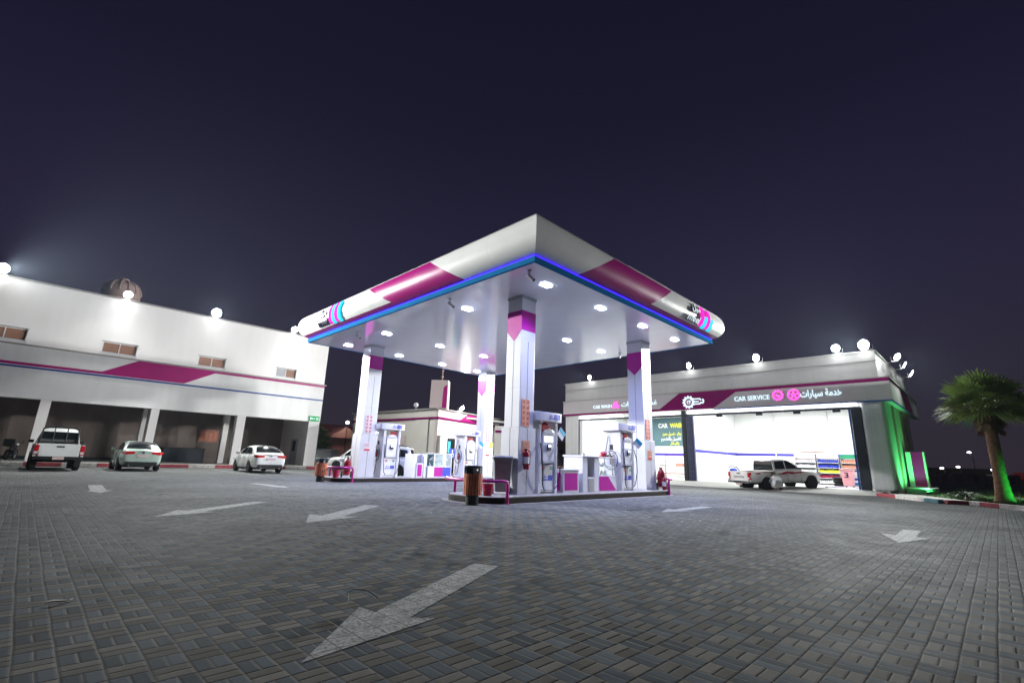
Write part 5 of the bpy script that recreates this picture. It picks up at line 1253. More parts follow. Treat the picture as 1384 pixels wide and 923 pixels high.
def extinguisher(loc, rot, s, lb, wall=False):
    t = thing('fire_extinguisher', lb, 'fire extinguisher', loc, rot, 'red fire extinguishers on the islands')
    MB().lathe([(r*s, z*s) for r, z in ((.02, 0), (.075, .0), (.082, .02), (.082, .42), (.07, .47), (.035, .50), (.03, .52))], n=22).build('cylinder', 'red_gloss', t, smooth=True)
    MB().box(-.02*s, -.045*s, .52*s, .02*s, .06*s, .55*s).box(-.012*s, -.02*s, .55*s, .012*s, .09*s, .57*s).build('valve', 'black_plastic', t)
    MB().tube([(0, -.04*s, .535*s), (.06*s, -.08*s, .50*s), (.085*s, -.06*s, .35*s), (.085*s, -.05*s, .12*s)], .012*s).build('hose', 'black_rubber', t)
    MB().lathe([(.0835*s, .16*s), (.0835*s, .34*s)], n=22).build('label_band', 'white_matte', t)
    if wall: MB().box(-.03, .06, .1, .03, .10, .5).build('bracket', 'dark_steel', t)
extinguisher((10.86, 10.14, .91), 0, 1.08, 'red fire extinguisher hung on the plinth of the nearest pillar', True)
def trolley_ext(loc, rot, lb):
    t = thing('wheeled_extinguisher', lb, 'fire extinguisher', loc, rot, 'large red wheeled extinguishers')
    MB().lathe([(.03, .10), (.14, .11), (.155, .15), (.155, .66), (.13, .74), (.06, .79), (.04, .84)], n=26).build('cylinder', 'red_gloss', t, smooth=True)
    for s in (-1, 1): MB().cyl((s*.17, .12, .14), (s*.23, .12, .14), .14, n=24).build('wheel', 'black_rubber', t, bevel=.01)
    MB().tube([(-.14, .17, .12), (-.14, .20, .85), (-.12, .26, 1.0), (.12, .26, 1.0), (.14, .20, .85), (.14, .17, .12)], .014).build('handle', 'dark_steel', t)
    MB().tube([(0, -.02, .84), (.12, -.12, .80), (.17, -.13, .5), (.10, -.17, .28), (-.10, -.17, .30), (-.15, -.12, .55), (-.05, -.1, .75)], .016).build('hose', 'black_rubber', t, smooth=True)
    MB().box(-.04, -.04, .84, .04, .04, .90).build('valve', 'black_plastic', t)
trolley_ext((10.52, 20.95, .18), R(-25), 'large red wheeled extinguisher on the rear island beside its pillar')
trolley_ext((19.22, 10.62, .18), R(-60), 'large red wheeled extinguisher right of the right pillar, farther one')
trolley_ext((19.28, 10.15, .18), R(-80), 'large red wheeled extinguisher right of the right pillar, with tall frame')
extinguisher((19.06, 9.92, .18), 0, 1.0, 'small red extinguisher standing at the foot of the right pillar')

def cab_box(mb, x0, y0, z0, x1, y1, z1): return mb.box(x0, y0, z0, x1, y1, z1)
# front island kiosk units
t = thing('magenta_cabinet', 'low white cabinet with plain magenta front on the front island', 'cabinet', (13.15, 10.65, .18))
MB().box(-.42, -.45, 0, .42, .45, .72).build('body', 'white_gloss', t, bevel=.012); MB().box(-.35, -.456, .08, .35, -.4505, .64).build('front_panel', 'magenta_bright', t); MB().box(-.456, -.34, .08, -.4205, .34, .64).build('side_panel', 'magenta_bright', t); MB().box(-.45, -.48, .72, .45, .48, .755).build('top', 'white_gloss', t, bevel=.01)
t = thing('towel_dispenser', 'tall white dispenser stand with open niche and dark lower door', 'dispenser', (14.28, 10.62, .18))
m = MB(); m.box(-.47, -.42, 0, -.20, .42, 1.18); m.box(.22, -.42, 0, .47, .42, 1.18); m.box(-.20, -.10, .0, .22, .42, 1.18); m.box(-.199, -.42, 0, .219, -.10, .50); m.build('body', 'white_gloss', t, bevel=.012)
MB().box(-.50, -.46, 1.183, .50, .46, 1.24).build('top', 'white_gloss', t, bevel=.01); MB().box(-.15, -.435, .02, .17, -.4205, .46).build('door', 'grey_trim', t); MB().tube([(.05, -.13, .9), (.06, -.16, .75), (.05, -.15, .6)], .008).build('cord', 'black_rubber', t); MB().cyl((-.1, -.2, 1.24), (-.1, -.2, 1.32), .03).build('knob', 'dark_steel', t)
def showcase(loc, lb, left, right, tri=False):
    t = thing('glass_showcase', lb, 'showcase', loc, 0, 'glass fronted showcases on the islands')
    w, d = .58, .40
    MB().box(-w, -d, 0, w, d, .56).build('base_cabinet', 'white_gloss', t, bevel=.01)
    fr_ = MB()
    for x in (-w, w-.05):
        for y in (-d, d-.05): fr_.box(x, y, .563, x+.05, y+.05, 1.18)
    fr_.box(-w, -d, 1.18, w, d, 1.225); fr_.build('frame', 'white_gloss', t, bevel=.006)
    MB().box(-w+.051, d-.04, .57, w-.051, d-.02, 1.178).build('back_panel', 'glass_teal', t)
    g = MB().box(-w+.051, -d+.01, .57, w-.051, -d+.016, 1.178); g.build('glass', MT['pane_clear'], t)
    sh = MB(); sh.box(-w+.06, -d+.05, .86, w-.06, d-.05, .875); sh.build('shelf', 'grey_panel', t)
    rng = random.Random(int(loc[0]*10)); it = MB()
    for z in (.565, .878):
        for i in range(9):
            x = -w+.14+.115*i; it.cyl((x, rng.uniform(-.15, .2), z), (x, rng.uniform(-.15, .2), z+rng.uniform(.10, .2)), .032, .025, n=10)
    o = it.build('bottle_row', 'white_matte', t); o['kind'] = 'stuff'
    if tri:
        m = MB(); m.prism([(-w+.03, .03), (w-.04, .03), (.02, .53), (-w+.03, .53)], (0, -d-.004, 0), X_, Z_, .0035); m.build('front_panel', left, t)
    else:
        MB().box(-w+.04, -d-.012, .05, -.01, -d-.001, .52).build('door', left, t); MB().box(.01, -d-.012, .05, w-.04, -d-.001, .52).build('door', right, t)
        for x in (-.06, .06): MB().cyl((x, -d-.012, .42), (x, -d-.035, .42), .012).build('knob', 'steel', t)
showcase((15.42, 10.66, .18), 'glass showcase with slanted magenta front left of the pump on front island', 'magenta_bright', None, True)
showcase((15.88, 21.3, .18), 'glass showcase with magenta and navy doors on the rear island', 'magenta_bright', 'ink_blue')
t = thing('red_helmet', 'small red and dark helmet lying on top of the front showcase', 'helmet', (15.62, 10.55, 1.405))
MB().lathe([(.17, 0), (.18, .06), (.165, .13), (.11, .19), (.0, .215)], n=22).build('shell', 'red_gloss', t, smooth=True); MB().box(-.12, -.185, .03, .12, -.12, .10).build('visor', 'black_plastic', t, bevel=.02)
t = thing('white_niche_cabinet', 'white cabinet with grey niche and magenta panel on the rear island', 'cabinet', (14.45, 21.3, .18))
m = MB(); m.box(-.42, -.40, 0, -.22, .40, 1.16); m.box(-.22, -.1, 0, .40, .40, 1.16); m.box(.22, -.40, .0, .40, -.10, 1.16); m.build('body', 'white_gloss', t, bevel=.01); MB().box(-.21, -.112, .55, .21, -.102, 1.1).build('niche', 'grey_panel', t)
MB().box(-.24, -.44, 0, .14, -.101, .70).build('front_box', 'white_gloss', t, bevel=.01); MB().box(-.18, -.447, .06, .08, -.441, .64).build('front_panel', 'magenta_bright', t)
t = thing('white_box', 'plain low white box between the two rear island cabinets', 'box', (15.08, 21.15, .18))
MB().box(-.2, -.32, 0, .2, .32, .52).build('body', 'white_gloss', t, bevel=.012); MB().box(-.215, -.335, .523, .215, .335, .56).build('lid', 'white_gloss', t, bevel=.01)
t = thing('accessible_sign', 'small blue parking sign with white wheelchair mark behind the rear pump', 'sign', (21.6, 27.4, 0))
MB().cyl((0, .03, 0), (0, .03, 1.5), .025).build('post', 'steel', t); MB().box(-.32, -.02, 1.2, .32, 0, 1.85).build('plate', 'ink_blue', t)
m = MB(); m.cyl((-.02, -.023, 1.72), (-.02, -.021, 1.72), .05, n=14); m.box(-.05, -.024, 1.48, .01, -.0215, 1.66); m.box(-.05, -.024, 1.46, .12, -.0215, 1.51)
n = 18
P = [(-.02+.15*math.cos(2.4+i*4.2/n), -.0225, 1.42+.15*math.sin(2.4+i*4.2/n)) for i in range(n+1)]; Q = [(-.02+.115*math.cos(2.4+i*4.2/n), -.0225, 1.42+.115*math.sin(2.4+i*4.2/n)) for i in range(n+1)]
m.add(P+Q, [(i, i+1, n+2+i, n+1+i) for i in range(n)]); m.build('symbol', 'white_matte', t, normals=False)

# ================================================================== THINGS IN THE BAYS
XB = 43.08
t = thing('car_wash_poster', 'teal CAR WASH poster on the back wall of the wash bay', 'poster', (XB, 21.4, 3.0))
MB().box(-.03, -2.3, .0, 0, 2.2, 2.62).build('panel', 'poster_teal', t)
m = MB(); put_text(m, 'CAR', .40, (-.032, 1.35, 1.72), (0, -1, 0), Z_, .05, .01, 1.0); put_text(m, arabic('للغسيل والتشحيم'), .30, (-.032, 1.1, .55), (0, -1, 0), Z_, .03, .01, 2.0); m.build('lettering', 'white_matte', t)
m = MB(); put_text(m, 'WASH', .40, (-.032, .15, 1.72), (0, -1, 0), Z_, .05, .01, 1.35); m.build('yellow_lettering', 'yellow', t); m = MB(); put_text(m, arabic('بخار - غسيل مميز'), .28, (-.032, .95, 1.02), (0, -1, 0), Z_, .03, .01, 1.9); m.build('yellow_lettering', 'yellow', t); m = MB(); put_text(m, arabic('بالبخار'), .26, (-.032, .2, .14), (0, -1, 0), Z_, .03, .01, .9); m.build('yellow_lettering', 'yellow', t)
t = thing('steel_bench', 'salmon framed workbench with dark shelf at the wash bay back wall', 'bench', (41.6, 20.6, .2))
fr_ = MB()
for y in (-1.3, 1.0):
    for x in (-.35, .35): fr_.box(x-.03, y-.03, 0, x+.03, y+.03, 1.9 if x > 0 else .95)
fr_.box(-.38, -1.33, .93, .38, 1.03, .97); fr_.box(.32, -1.33, 1.85, .38, 1.03, 1.9); fr_.box(.32, -1.33, 1.35, .38, 1.03, 1.4); fr_.build('frame', 'orange_frame', t)
MB().box(-.34, -1.28, .30, .34, .98, .36).build('shelf', 'brown_wall', t); MB().box(-.3, -.9, .98, .2, -.3, 1.22).build('tray', 'orange_frame', t)
t = thing('floor_machine', 'violet and grey floor vacuum machine standing by the partition wall', 'machine', (39.6, 14.7, .2), R(10))
MB().lathe([(.26, .18), (.28, .22), (.28, .62), (.25, .66)], n=22).build('drum', 'steel', t, smooth=True); MB().lathe([(.29, .66), (.30, .70), (.26, .9), (.12, .96)], n=22).build('head', 'ink_blue', t, smooth=True)
MB().box(-.36, -.36, .09, .36, .36, .17).build('trolley', 'ink_blue', t, bevel=.03)
for x in (-.3, .3):
    for y in (-.3, .3): MB().cyl((x, y-.03, .07), (x, y+.03, .07), .07, n=14).build('wheel', 'black_rubber', t)
MB().tube([(.0, -.28, .5), (.15, -.42, .4), (.35, -.4, .75), (.25, -.2, 1.05), (.0, .2, 1.1), (-.2, .3, .95)], .03).build('hose', 'black_rubber', t, smooth=True)
MB().tube([(-.05, .30, .95), (-.05, .34, 2.5)], .012).box(-.2, .3, 2.45, .12, .36, 2.56).build('pole', 'steel', t)
t = thing('wall_board', 'empty white board with thin orange frame on the back wall', 'board', (XB, 10.05, 2.62))
MB().box(-.03, -.82, 0, 0, .80, .90).build('panel', 'white_matte', t); fr_ = MB(); fr_.box(-.045, -.86, -.04, -.0, .84, 0); fr_.box(-.045, -.86, .9, 0, .84, .94); fr_.box(-.045, -.86, 0, 0, -.82, .9); fr_.box(-.045, .80, 0, 0, .84, .9); fr_.build('frame', 'orange_frame', t)
def product_shelf(y0, y1, lb, header, cols, seed):
    t = thing('product_shelf', lb, 'shelf', (42.65, (y0+y1)/2, .2), 0, 'oil product shelves along the back wall')
    h = (y1-y0)/2; fr_ = MB(); fr_.box(-.25, -h, 0, .4, -h+.03, 2.0); fr_.box(-.25, h-.03, 0, .4, h, 2.0); fr_.box(.36, -h, 0, .4, h, 2.0)
    fr_.build('frame', 'grey_panel', t)
    for k in range(5): MB().box(-.27, -h+.031, .08+.37*k, .355, h-.031, .11+.37*k).build('board', 'white_matte', t)
    MB().box(-.28, -h, 1.90, -.2501, h, 2.18).build('header', header, t)
    rng = random.Random(seed)
    for k in range(5):
        it = MB(); n = int(2*h/.125)
        for i in range(n):
            y = -h+.09+.125*i; hh = rng.uniform(.20, .27); it.box(-.2, y-.045, .112+.37*k, .0, y+.045, .112+.37*k+hh*.75); it.cyl((-.1, y, .112+.37*k+hh*.75), (-.1, y, .112+.37*k+hh), .025, n=8)
        o = it.build('bottle_row', cols[k % len(cols)], t); o['kind'] = 'stuff'
product_shelf(9.65, 11.05, 'product shelf with pale header nearest the pickup roof', 'sticker_pink', ['white_matte', 'grey_panel', 'white_matte', 'white_gloss', 'sticker_pink'], 1)
product_shelf(8.15, 9.55, 'product shelf with violet header and yellow and red bottle rows', 'sticker_pink', ['white_matte', 'red_plastic', 'yellow', 'ink_blue', 'ink_blue'], 2)
product_shelf(7.1, 8.05, 'product shelf with green header right of the down pipe', 'ink_green', ['ink_blue', 'white_matte', 'white_matte', 'sticker_orange', 'sticker_orange'], 3)
t = thing('pink_bin', 'pink plastic bin marked 3 in front of the product shelves', 'bin', (38.5, 7.0, .2), R(0))
m = MB(); m.add([(-.24, -.26, .06), (.24, -.26, .06), (.24, .26, .06), (-.24, .26, .06), (-.31, -.35, 1.05), (.31, -.35, 1.05), (.31, .35, 1.05), (-.31, .35, 1.05)], [(3, 2, 1, 0), (4, 5, 6, 7), (0, 1, 5, 4), (1, 2, 6, 5), (2, 3, 7, 6), (3, 0, 4, 7)]); m.build('body', 'pink_bin', t, bevel=.03)
MB().box(-.35, -.39, 1.053, .35, .39, 1.13).build('lid', 'pink_bin', t, bevel=.03)
m = MB(); put_text(m, '3', .34, (-.302, .15, .60), (0, -1, 0), Z_, .02, .01, .24); m.build('number', 'ink_dark', t)
for y in (-.2, .2): MB().cyl((.25, y-.04, .08), (.25, y+.04, .08), .08).build('wheel', 'black_rubber', t)
t = thing('tool_cabinet', 'blue tool cabinet with drawers standing right of the pink bin', 'cabinet', (40.2, 6.7, .2), R(0))
MB().box(-.3, -.42, .12, .3, .42, 1.02).build('body', 'tool_blue', t, bevel=.015); MB().box(-.33, -.45, 1.023, .33, .45, 1.08).build('top', 'dark_steel', t, bevel=.01)
for k in range(5): 
    d = MB().box(-.318, -.36, .30+.14*k, -.302, .36, .42+.14*k).build('drawer', 'white_matte' if k != 1 else 'ink_blue', t, bevel=.004); MB().box(-.33, -.3, .385+.14*k, -.3185, .3, .40+.14*k).build('handle', 'dark_steel', d)
for x in (-.22, .22):
    for y in (-.34, .34): MB().cyl((x, y-.02, .06), (x, y+.02, .06), .06, n=12).build('wheel', 'black_rubber', t)
t = thing('jack_trolley', 'red and white floor jack on the bay floor at right wall', 'jack', (41.0, 5.5, .2), R(60))
MB().box(-.4, -.16, .08, .4, .16, .22).build('frame', 'red_gloss', t, bevel=.03); MB().box(-.55, -.25, .48, .5, .25, .53).build('tray', 'white_matte', t); MB().tube([(.35, 0, .2), (.7, 0, .8)], .02).build('handle', 'steel', t)
for x in (-.5, .45): MB().cyl((x, 0, .1), (x, 0, .48), .03).build('leg', 'red_gloss', t)
for x in (-.3, .3): MB().cyl((x, -.2, .07), (x, .2, .07), .07).build('wheel', 'black_rubber', t)
t = thing('tyre_stack', 'dark tyres stacked on the bay floor beside the pink bin', 'tyres', (39.4, 7.7, .2))
for k in range(3):
    MB().tube([(.24*math.cos(a), .24*math.sin(a), .11+.2*k) for a in np.linspace(0, 2*math.pi, 23)], .1, 10).build('tyre', 'black_rubber', t, smooth=True)
t = thing('floor_mat', 'long flat blue mat on the bay floor before the pink bin', 'mat', (37.3, 7.0, .2035))
MB().box(-.4, -1.1, 0, .4, 1.0, .02).build('mat', 'sticker_pink', t); MB().box(-.42, -1.12, 0, -.4005, 1.02, .024).box(.4005, -1.12, 0, .42, 1.02, .024).build('edge', 'ink_blue', t)
t = thing('air_hose', 'thin black air hose snaking over the pale apron to the pickup', 'hose', (34.5, 7.5, .2))
MB().tube([(35.8, 7.2, .222), (34.9, 7.6, .222), (34.2, 7.3, .222), (33.5, 7.4, .218), (33.0, 7.8, .18), (32.4, 7.7, .13), (31.8, 7.9, .10)], .012, 6).build('hose', 'black_rubber', t, world=True, smooth=True)
# litter on the pavers
t = thing('plastic_strip', 'bent white plastic strip lying by the large arrow', 'litter', (2.2, 3.84, .004))
MB().tube([(-.10, .06, .0), (-.11, .07, .06), (-.06, .05, .085), (.03, .0, .07), (.10, -.06, .015)], .005, 6).build('strip', 'white_matte', t, smooth=True)
t = thing('dry_leaf', 'small pale dry leaf lying on the pavers at left', 'leaf', (.41, 5.17, .006), R(20))
MB().grid([[(-.09+.18*i/6, s*.022*math.sin(math.pi*i/6)+.0, .004+.012*abs(s)+.008*math.sin(i)) for s in (-1, 0, 1)] for i in range(7)]).build('blade', 'cream', t)
rl = random.Random(21)
for i in range(26):
    X, y = rl.uniform(-1, 14), rl.uniform(1.8, 16)
    if 8.4 < X < 14 and 9 < y: continue
    t = MB(); r_ = rl.uniform(.008, .02); t.lathe([(0, 0), (r_, r_*.4), (r_*.7, r_*1.1), (0, r_*1.3)], n=6)
    o = t.build('pebble', 'cream'); o.location = (X, y, .002); tag(o, 'tiny pale pebble lying loose on the dark pavers', 'pebble', 'pale pebbles scattered on the pavers')
# ================================================================== VEHICLES
def interp(x, tab): return float(np.interp(x, [a for a, _ in tab], [b for _, b in tab]))
def loft_body(xs, ztop, zbot, hw, shoulder=.16, tuck=.06, n_close=True):
    rows = []
    for x in xs:
        zt, zb, w = interp(x, ztop), interp(x, zbot), interp(x, hw); h = zt-zb
        P = [(0, zb), (w*.80, zb), (w-.035, zb+h*.12), (w-.005, zb+h*.38), (w, zb+h*.58), (w-.015, zb+h*.78), (w-tuck, zb+h*.93), (w-shoulder-.06, zt), (0, zt+.015)]
        rows.append([(x, y, z) for y, z in P]+[(x, -y, z) for y, z in P[-2:0:-1]])
    mb = MB(); m = len(rows[0]); v = [p for r in rows for p in r]
    f = [(j*m+i, j*m+(i+1) % m, (j+1)*m+(i+1) % m, (j+1)*m+i) for j in range(len(rows)-1) for i in range(m)]
    f += [tuple(range(m-1, -1, -1)), tuple(range((len(rows)-1)*m, len(rows)*m))]
    mb.add(v, f); return mb
def bake(o, cutters=()):
    """apply subdivision and wheel-arch cuts"""
    for c in cutters:
        md = o.modifiers.new('b', 'BOOLEAN'); md.operation = 'DIFFERENCE'; md.object = c; md.solver = 'EXACT'
    dg = bpy.context.evaluated_depsgraph_get(); dg.update()
    me = bpy.data.meshes.new_from_object(o.evaluated_get(dg)); o.modifiers.clear(); old = o.data; o.data = me; me.name = o.name; bpy.data.meshes.remove(old)
    for c in cutters: bpy.data.objects.remove(c)
    for p in me.polygons: p.use_smooth = True
    try: me.set_sharp_from_angle(angle=R(38))
    except Exception: pass
    return o
def arch_cutters(axles, r, hw, z):
    out = []
    for x in axles:
        for s in (-1, 1):
            o = MB().cyl((x, s*(hw-.30), z), (x, s*(hw+.3), z), r, n=28).build('cut', 'black_rubber'); o.parent = None; out.append(o)
    return out
def wheel(t, x, y, r, w, s, rim='rim'):
    W = MB(); W.lathe([(r*.66, -w/2), (r*.93, -w/2), (r, -w*.36), (r, w*.36), (r*.93, w/2), (r*.66, w/2)], n=32)
    v = [(p[0], p[2], p[1]) for p in W.v]; W.v = [(a+x, b+y, c+r) for a, b, c in v]
    o = W.build('wheel', 'black_rubber', t, smooth=True)
    q = MB(); yo = y+s*w*.42; yi = y+s*w*.20
    q.cyl((x, yi, r), (x, yi+s*.01, r), r*.66, n=28)
    for k in range(6):
        a = 2*math.pi*k/6; c, d = math.cos(a), math.sin(a); q.obox((x+c*r*.36, yo-s*.02, r+d*r*.36), (c, 0, d), Y_, (-d, 0, c), r*.30, .02, r*.075)
    q.cyl((x, yi, r), (x, yo+s*.008, r), r*.15, n=14)
    q.build('rim', rim, o)
    return o
def green_house(t, name, xs, zroof, zb, wb, k, paint, crown=.03):
    """cabin shell: half width falls with height"""
    rows = []
    for x in xs:
        zr = interp(x, zroof); h = max(.02, zr-zb)
        P = [(wb, zb-.05), (wb-k*h*.45, zb+h*.45), (wb-k*h*.86, zb+h*.86), (wb-k*h-.05, zb+h*.965), (wb-k*h-.20, zb+h+crown*.6), (0, zb+h+crown)]
        rows.append([(x, y, z) for y, z in P]+[(x, -y, z) for y, z in P[-2::-1]])
    mb = MB(); mb.grid(rows); m = len(rows[0])
    mb.add(rows[0], [tuple(range(m))]); mb.add(rows[-1], [tuple(range(m))])
    return mb.build(name, paint, t, smooth=True)
def side_glass(t, poly, zb, wb, k, s, name='window', off=.012):
    P = [(x, s*(wb-k*(z-zb)+off), z) for x, z in poly]; Q = [(x, y-s*.02, z) for x, y, z in P]; n = len(P)
    return MB().add(P+Q, [tuple(range(n)), tuple(range(2*n-1, n-1, -1))]+[(i, (i+1) % n, n+(i+1) % n, n+i) for i in range(n)]).build(name, 'glass_dark', t)
def plate_glass(t, quad, name, out, bulge=.055):
    """screen glass bowed outwards across its width"""
    P = [Vector(p) for p in quad]; o = Vector(out).normalized(); N = 8; rows = []
    for j in range(5):
        a, b = P[0].lerp(P[3], j/4), P[1].lerp(P[2], j/4)
        rows.append([a.lerp(b, i/N)+o*(.014+bulge*(1-(2*i/N-1)**2)+.02*(1-(2*j/4-1)**2)) for i in range(N+1)])
    mb = MB(); mb.grid(rows); back = [[p-o*.07 for p in r] for r in rows]
    mb.grid([rows[0], back[0]]); mb.grid([rows[-1], back[-1]]); mb.grid([[r[0] for r in rows], [r[0] for r in back]]); mb.grid([[r[-1] for r in rows], [r[-1] for r in back]])
    return mb.build(name, 'glass_dark', t, smooth=True)
def mirror_pair(t, x, y, z, paint):
    for s in (-1, 1):
        m = MB(); m.box(x-.06, min(s*y, s*(y+.20)), z-.05, x+.06, max(s*y, s*(y+.20)), z+.09); m.build('wing_mirror', paint, t, bevel=.03)
def handles(t, xs, y, z):
    for x in xs:
        for s in (-1, 1): MB().box(x-.09, min(s*y, s*(y+.022)), z-.015, x+.09, max(s*y, s*(y+.022)), z+.015).build('door_handle', 'chrome', t, bevel=.008)
def seams(t, xs, hwf, z0, z1):
    m = MB()
    for x in xs:
        for s in (-1, 1):
            y = hwf; m.box(x-.006, min(s*(y-.02), s*(y+.004)), z0, x+.006, max(s*(y-.02), s*(y+.004)), z1)
    m.build('door_seam', 'seam', t)

def sedan(label, paint, loc, rotz, L=4.75, zs=1.0, camry=True):
    t = thing('sedan', label, 'car', loc, rotz); a = L/4.88
    X = [v*a for v in (-2.44, -2.38, -2.25, -1.9, -1.5, -1.1, -.6, 0, .6, 1.1, 1.5, 1.9, 2.2, 2.36, 2.44)]
    zt = [(-2.44*a, .80), (-2.38*a, .98), (-2.2*a, 1.055), (-1.6*a, 1.06), (-.8*a, 1.0), (.6*a, .97), (1.1*a, .96), (1.7*a, .88), (2.2*a, .76), (2.4*a, .64), (2.44*a, .56)]
    zb = [(-2.44*a, .46), (-2.25*a, .27), (-1.5*a, .20), (1.5*a, .19), (2.2*a, .22), (2.44*a, .36)]
    hw = [(-2.44*a, .66), (-2.38*a, .78), (-2.2*a, .86), (-1.5*a, .91), (0, .92), (1.4*a, .91), (2.1*a, .84), (2.36*a, .68), (2.44*a, .52)]
    b = loft_body(X, zt, zb, hw).build('body', paint, t, sub=2)
    cut = arch_cutters((-1.40*a, 1.42*a), .37, .90, .33)
    for c in cut: c.location = (0, 0, 0)
    pt = b.parent; b.parent = None; bake(b, cut); b.parent = pt
    zr = [(-2.0*a, 1.03), (-1.25*a, 1.36), (-.75*a, 1.44), (-.2*a, 1.465), (.25*a, 1.44), (.6*a, 1.33), (1.25*a, .99)]
    gx = [v*a for v in (-2.0, -1.7, -1.4, -1.1, -.75, -.2, .25, .6, .9, 1.25)]
    g = green_house(t, 'cabin', gx, zr, .98, .82, .40, paint)
    for s in (-1, 1):
        side_glass(t, [(-1.50*a, 1.03), (-.33*a, 1.03), (-.30*a, 1.38), (-.80*a, 1.36), (-1.15*a, 1.27)], .98, .82, .40, s)
        side_glass(t, [(-.24*a, 1.03), (.90*a, 1.03), (.60*a, 1.24), (.28*a, 1.37), (-.22*a, 1.39)], .98, .82, .40, s)
    plate_glass(t, [(-1.88*a, -.70, 1.09), (-1.88*a, .70, 1.09), (-1.20*a, .53, 1.40), (-1.20*a, -.53, 1.40)], 'rear_window', (-.03, 0, .6))
    plate_glass(t, [(1.18*a, -.73, 1.03), (1.18*a, .73, 1.03), (.45*a, .55, 1.39), (.45*a, -.55, 1.39)], 'windscreen', (.03, 0, .6))
    for x in (-1.40*a, 1.42*a):
        for s in (-1, 1): wheel(t, x, s*.80, .335, .22, s)
    for s in (-1, 1):
        y = s*.62
        m = MB(); m.add([(-2.43*a, s*.36, .84), (-2.43*a, s*.36, .95), (-2.42*a, s*.70, .96), (-2.22*a, s*.875, .95), (-2.22*a, s*.885, .86), (-2.42*a, s*.72, .80), (-2.2*a, s*.36, .86), (-2.2*a, s*.36, .95), (-2.1*a, s*.80, .93), (-2.1*a, s*.80, .84)], [(0, 1, 2, 5), (2, 3, 4, 5), (1, 7, 8, 3, 2), (0, 5, 4, 9, 6), (3, 8, 9, 4), (0, 6, 7, 1)])
        m.build('tail_light', 'tail_red', t)
        MB().box(2.18*a, min(s*.48, s*.80), .62, 2.36*a, max(s*.48, s*.80), .74).build('headlight', 'lens_white', t, bevel=.03)
    m = MB(); m.box(-2.475*a, -.66, .30, -2.30*a, .66, .46); m.build('bumper_insert', 'black_plastic', t, bevel=.04)
    MB().box(-2.470*a, -.24, .70, -2.44*a, .24, .80).build('number_plate', 'plate', t)
    MB().box(-2.46*a, -.30, .985, -2.40*a, .30, 1.0).build('trunk_trim', 'chrome', t, bevel=.004)
    MB().cyl((-2.452*a, 0, .91), (-2.44*a, 0, .91), .05, n=20).build('emblem', 'chrome', t)
    for s in (-1, 1): MB().cyl((-2.46*a, s*.5, .27), (-2.3*a, s*.5, .27), .035).build('exhaust_pipe', 'chrome', t)
    mirror_pair(t, .82*a, .86, 1.02, paint); handles(t, (-.62*a, .42*a), .912, .84)
    seams(t, (-.28*a, .92*a), .914, .36, .92)
    m = MB(); m.box(-1.0*a, -.86, .17, 1.0*a, .86, .24); m.build('underbody', 'black_plastic', t)
    t.scale = (1, 1, zs)
    return t

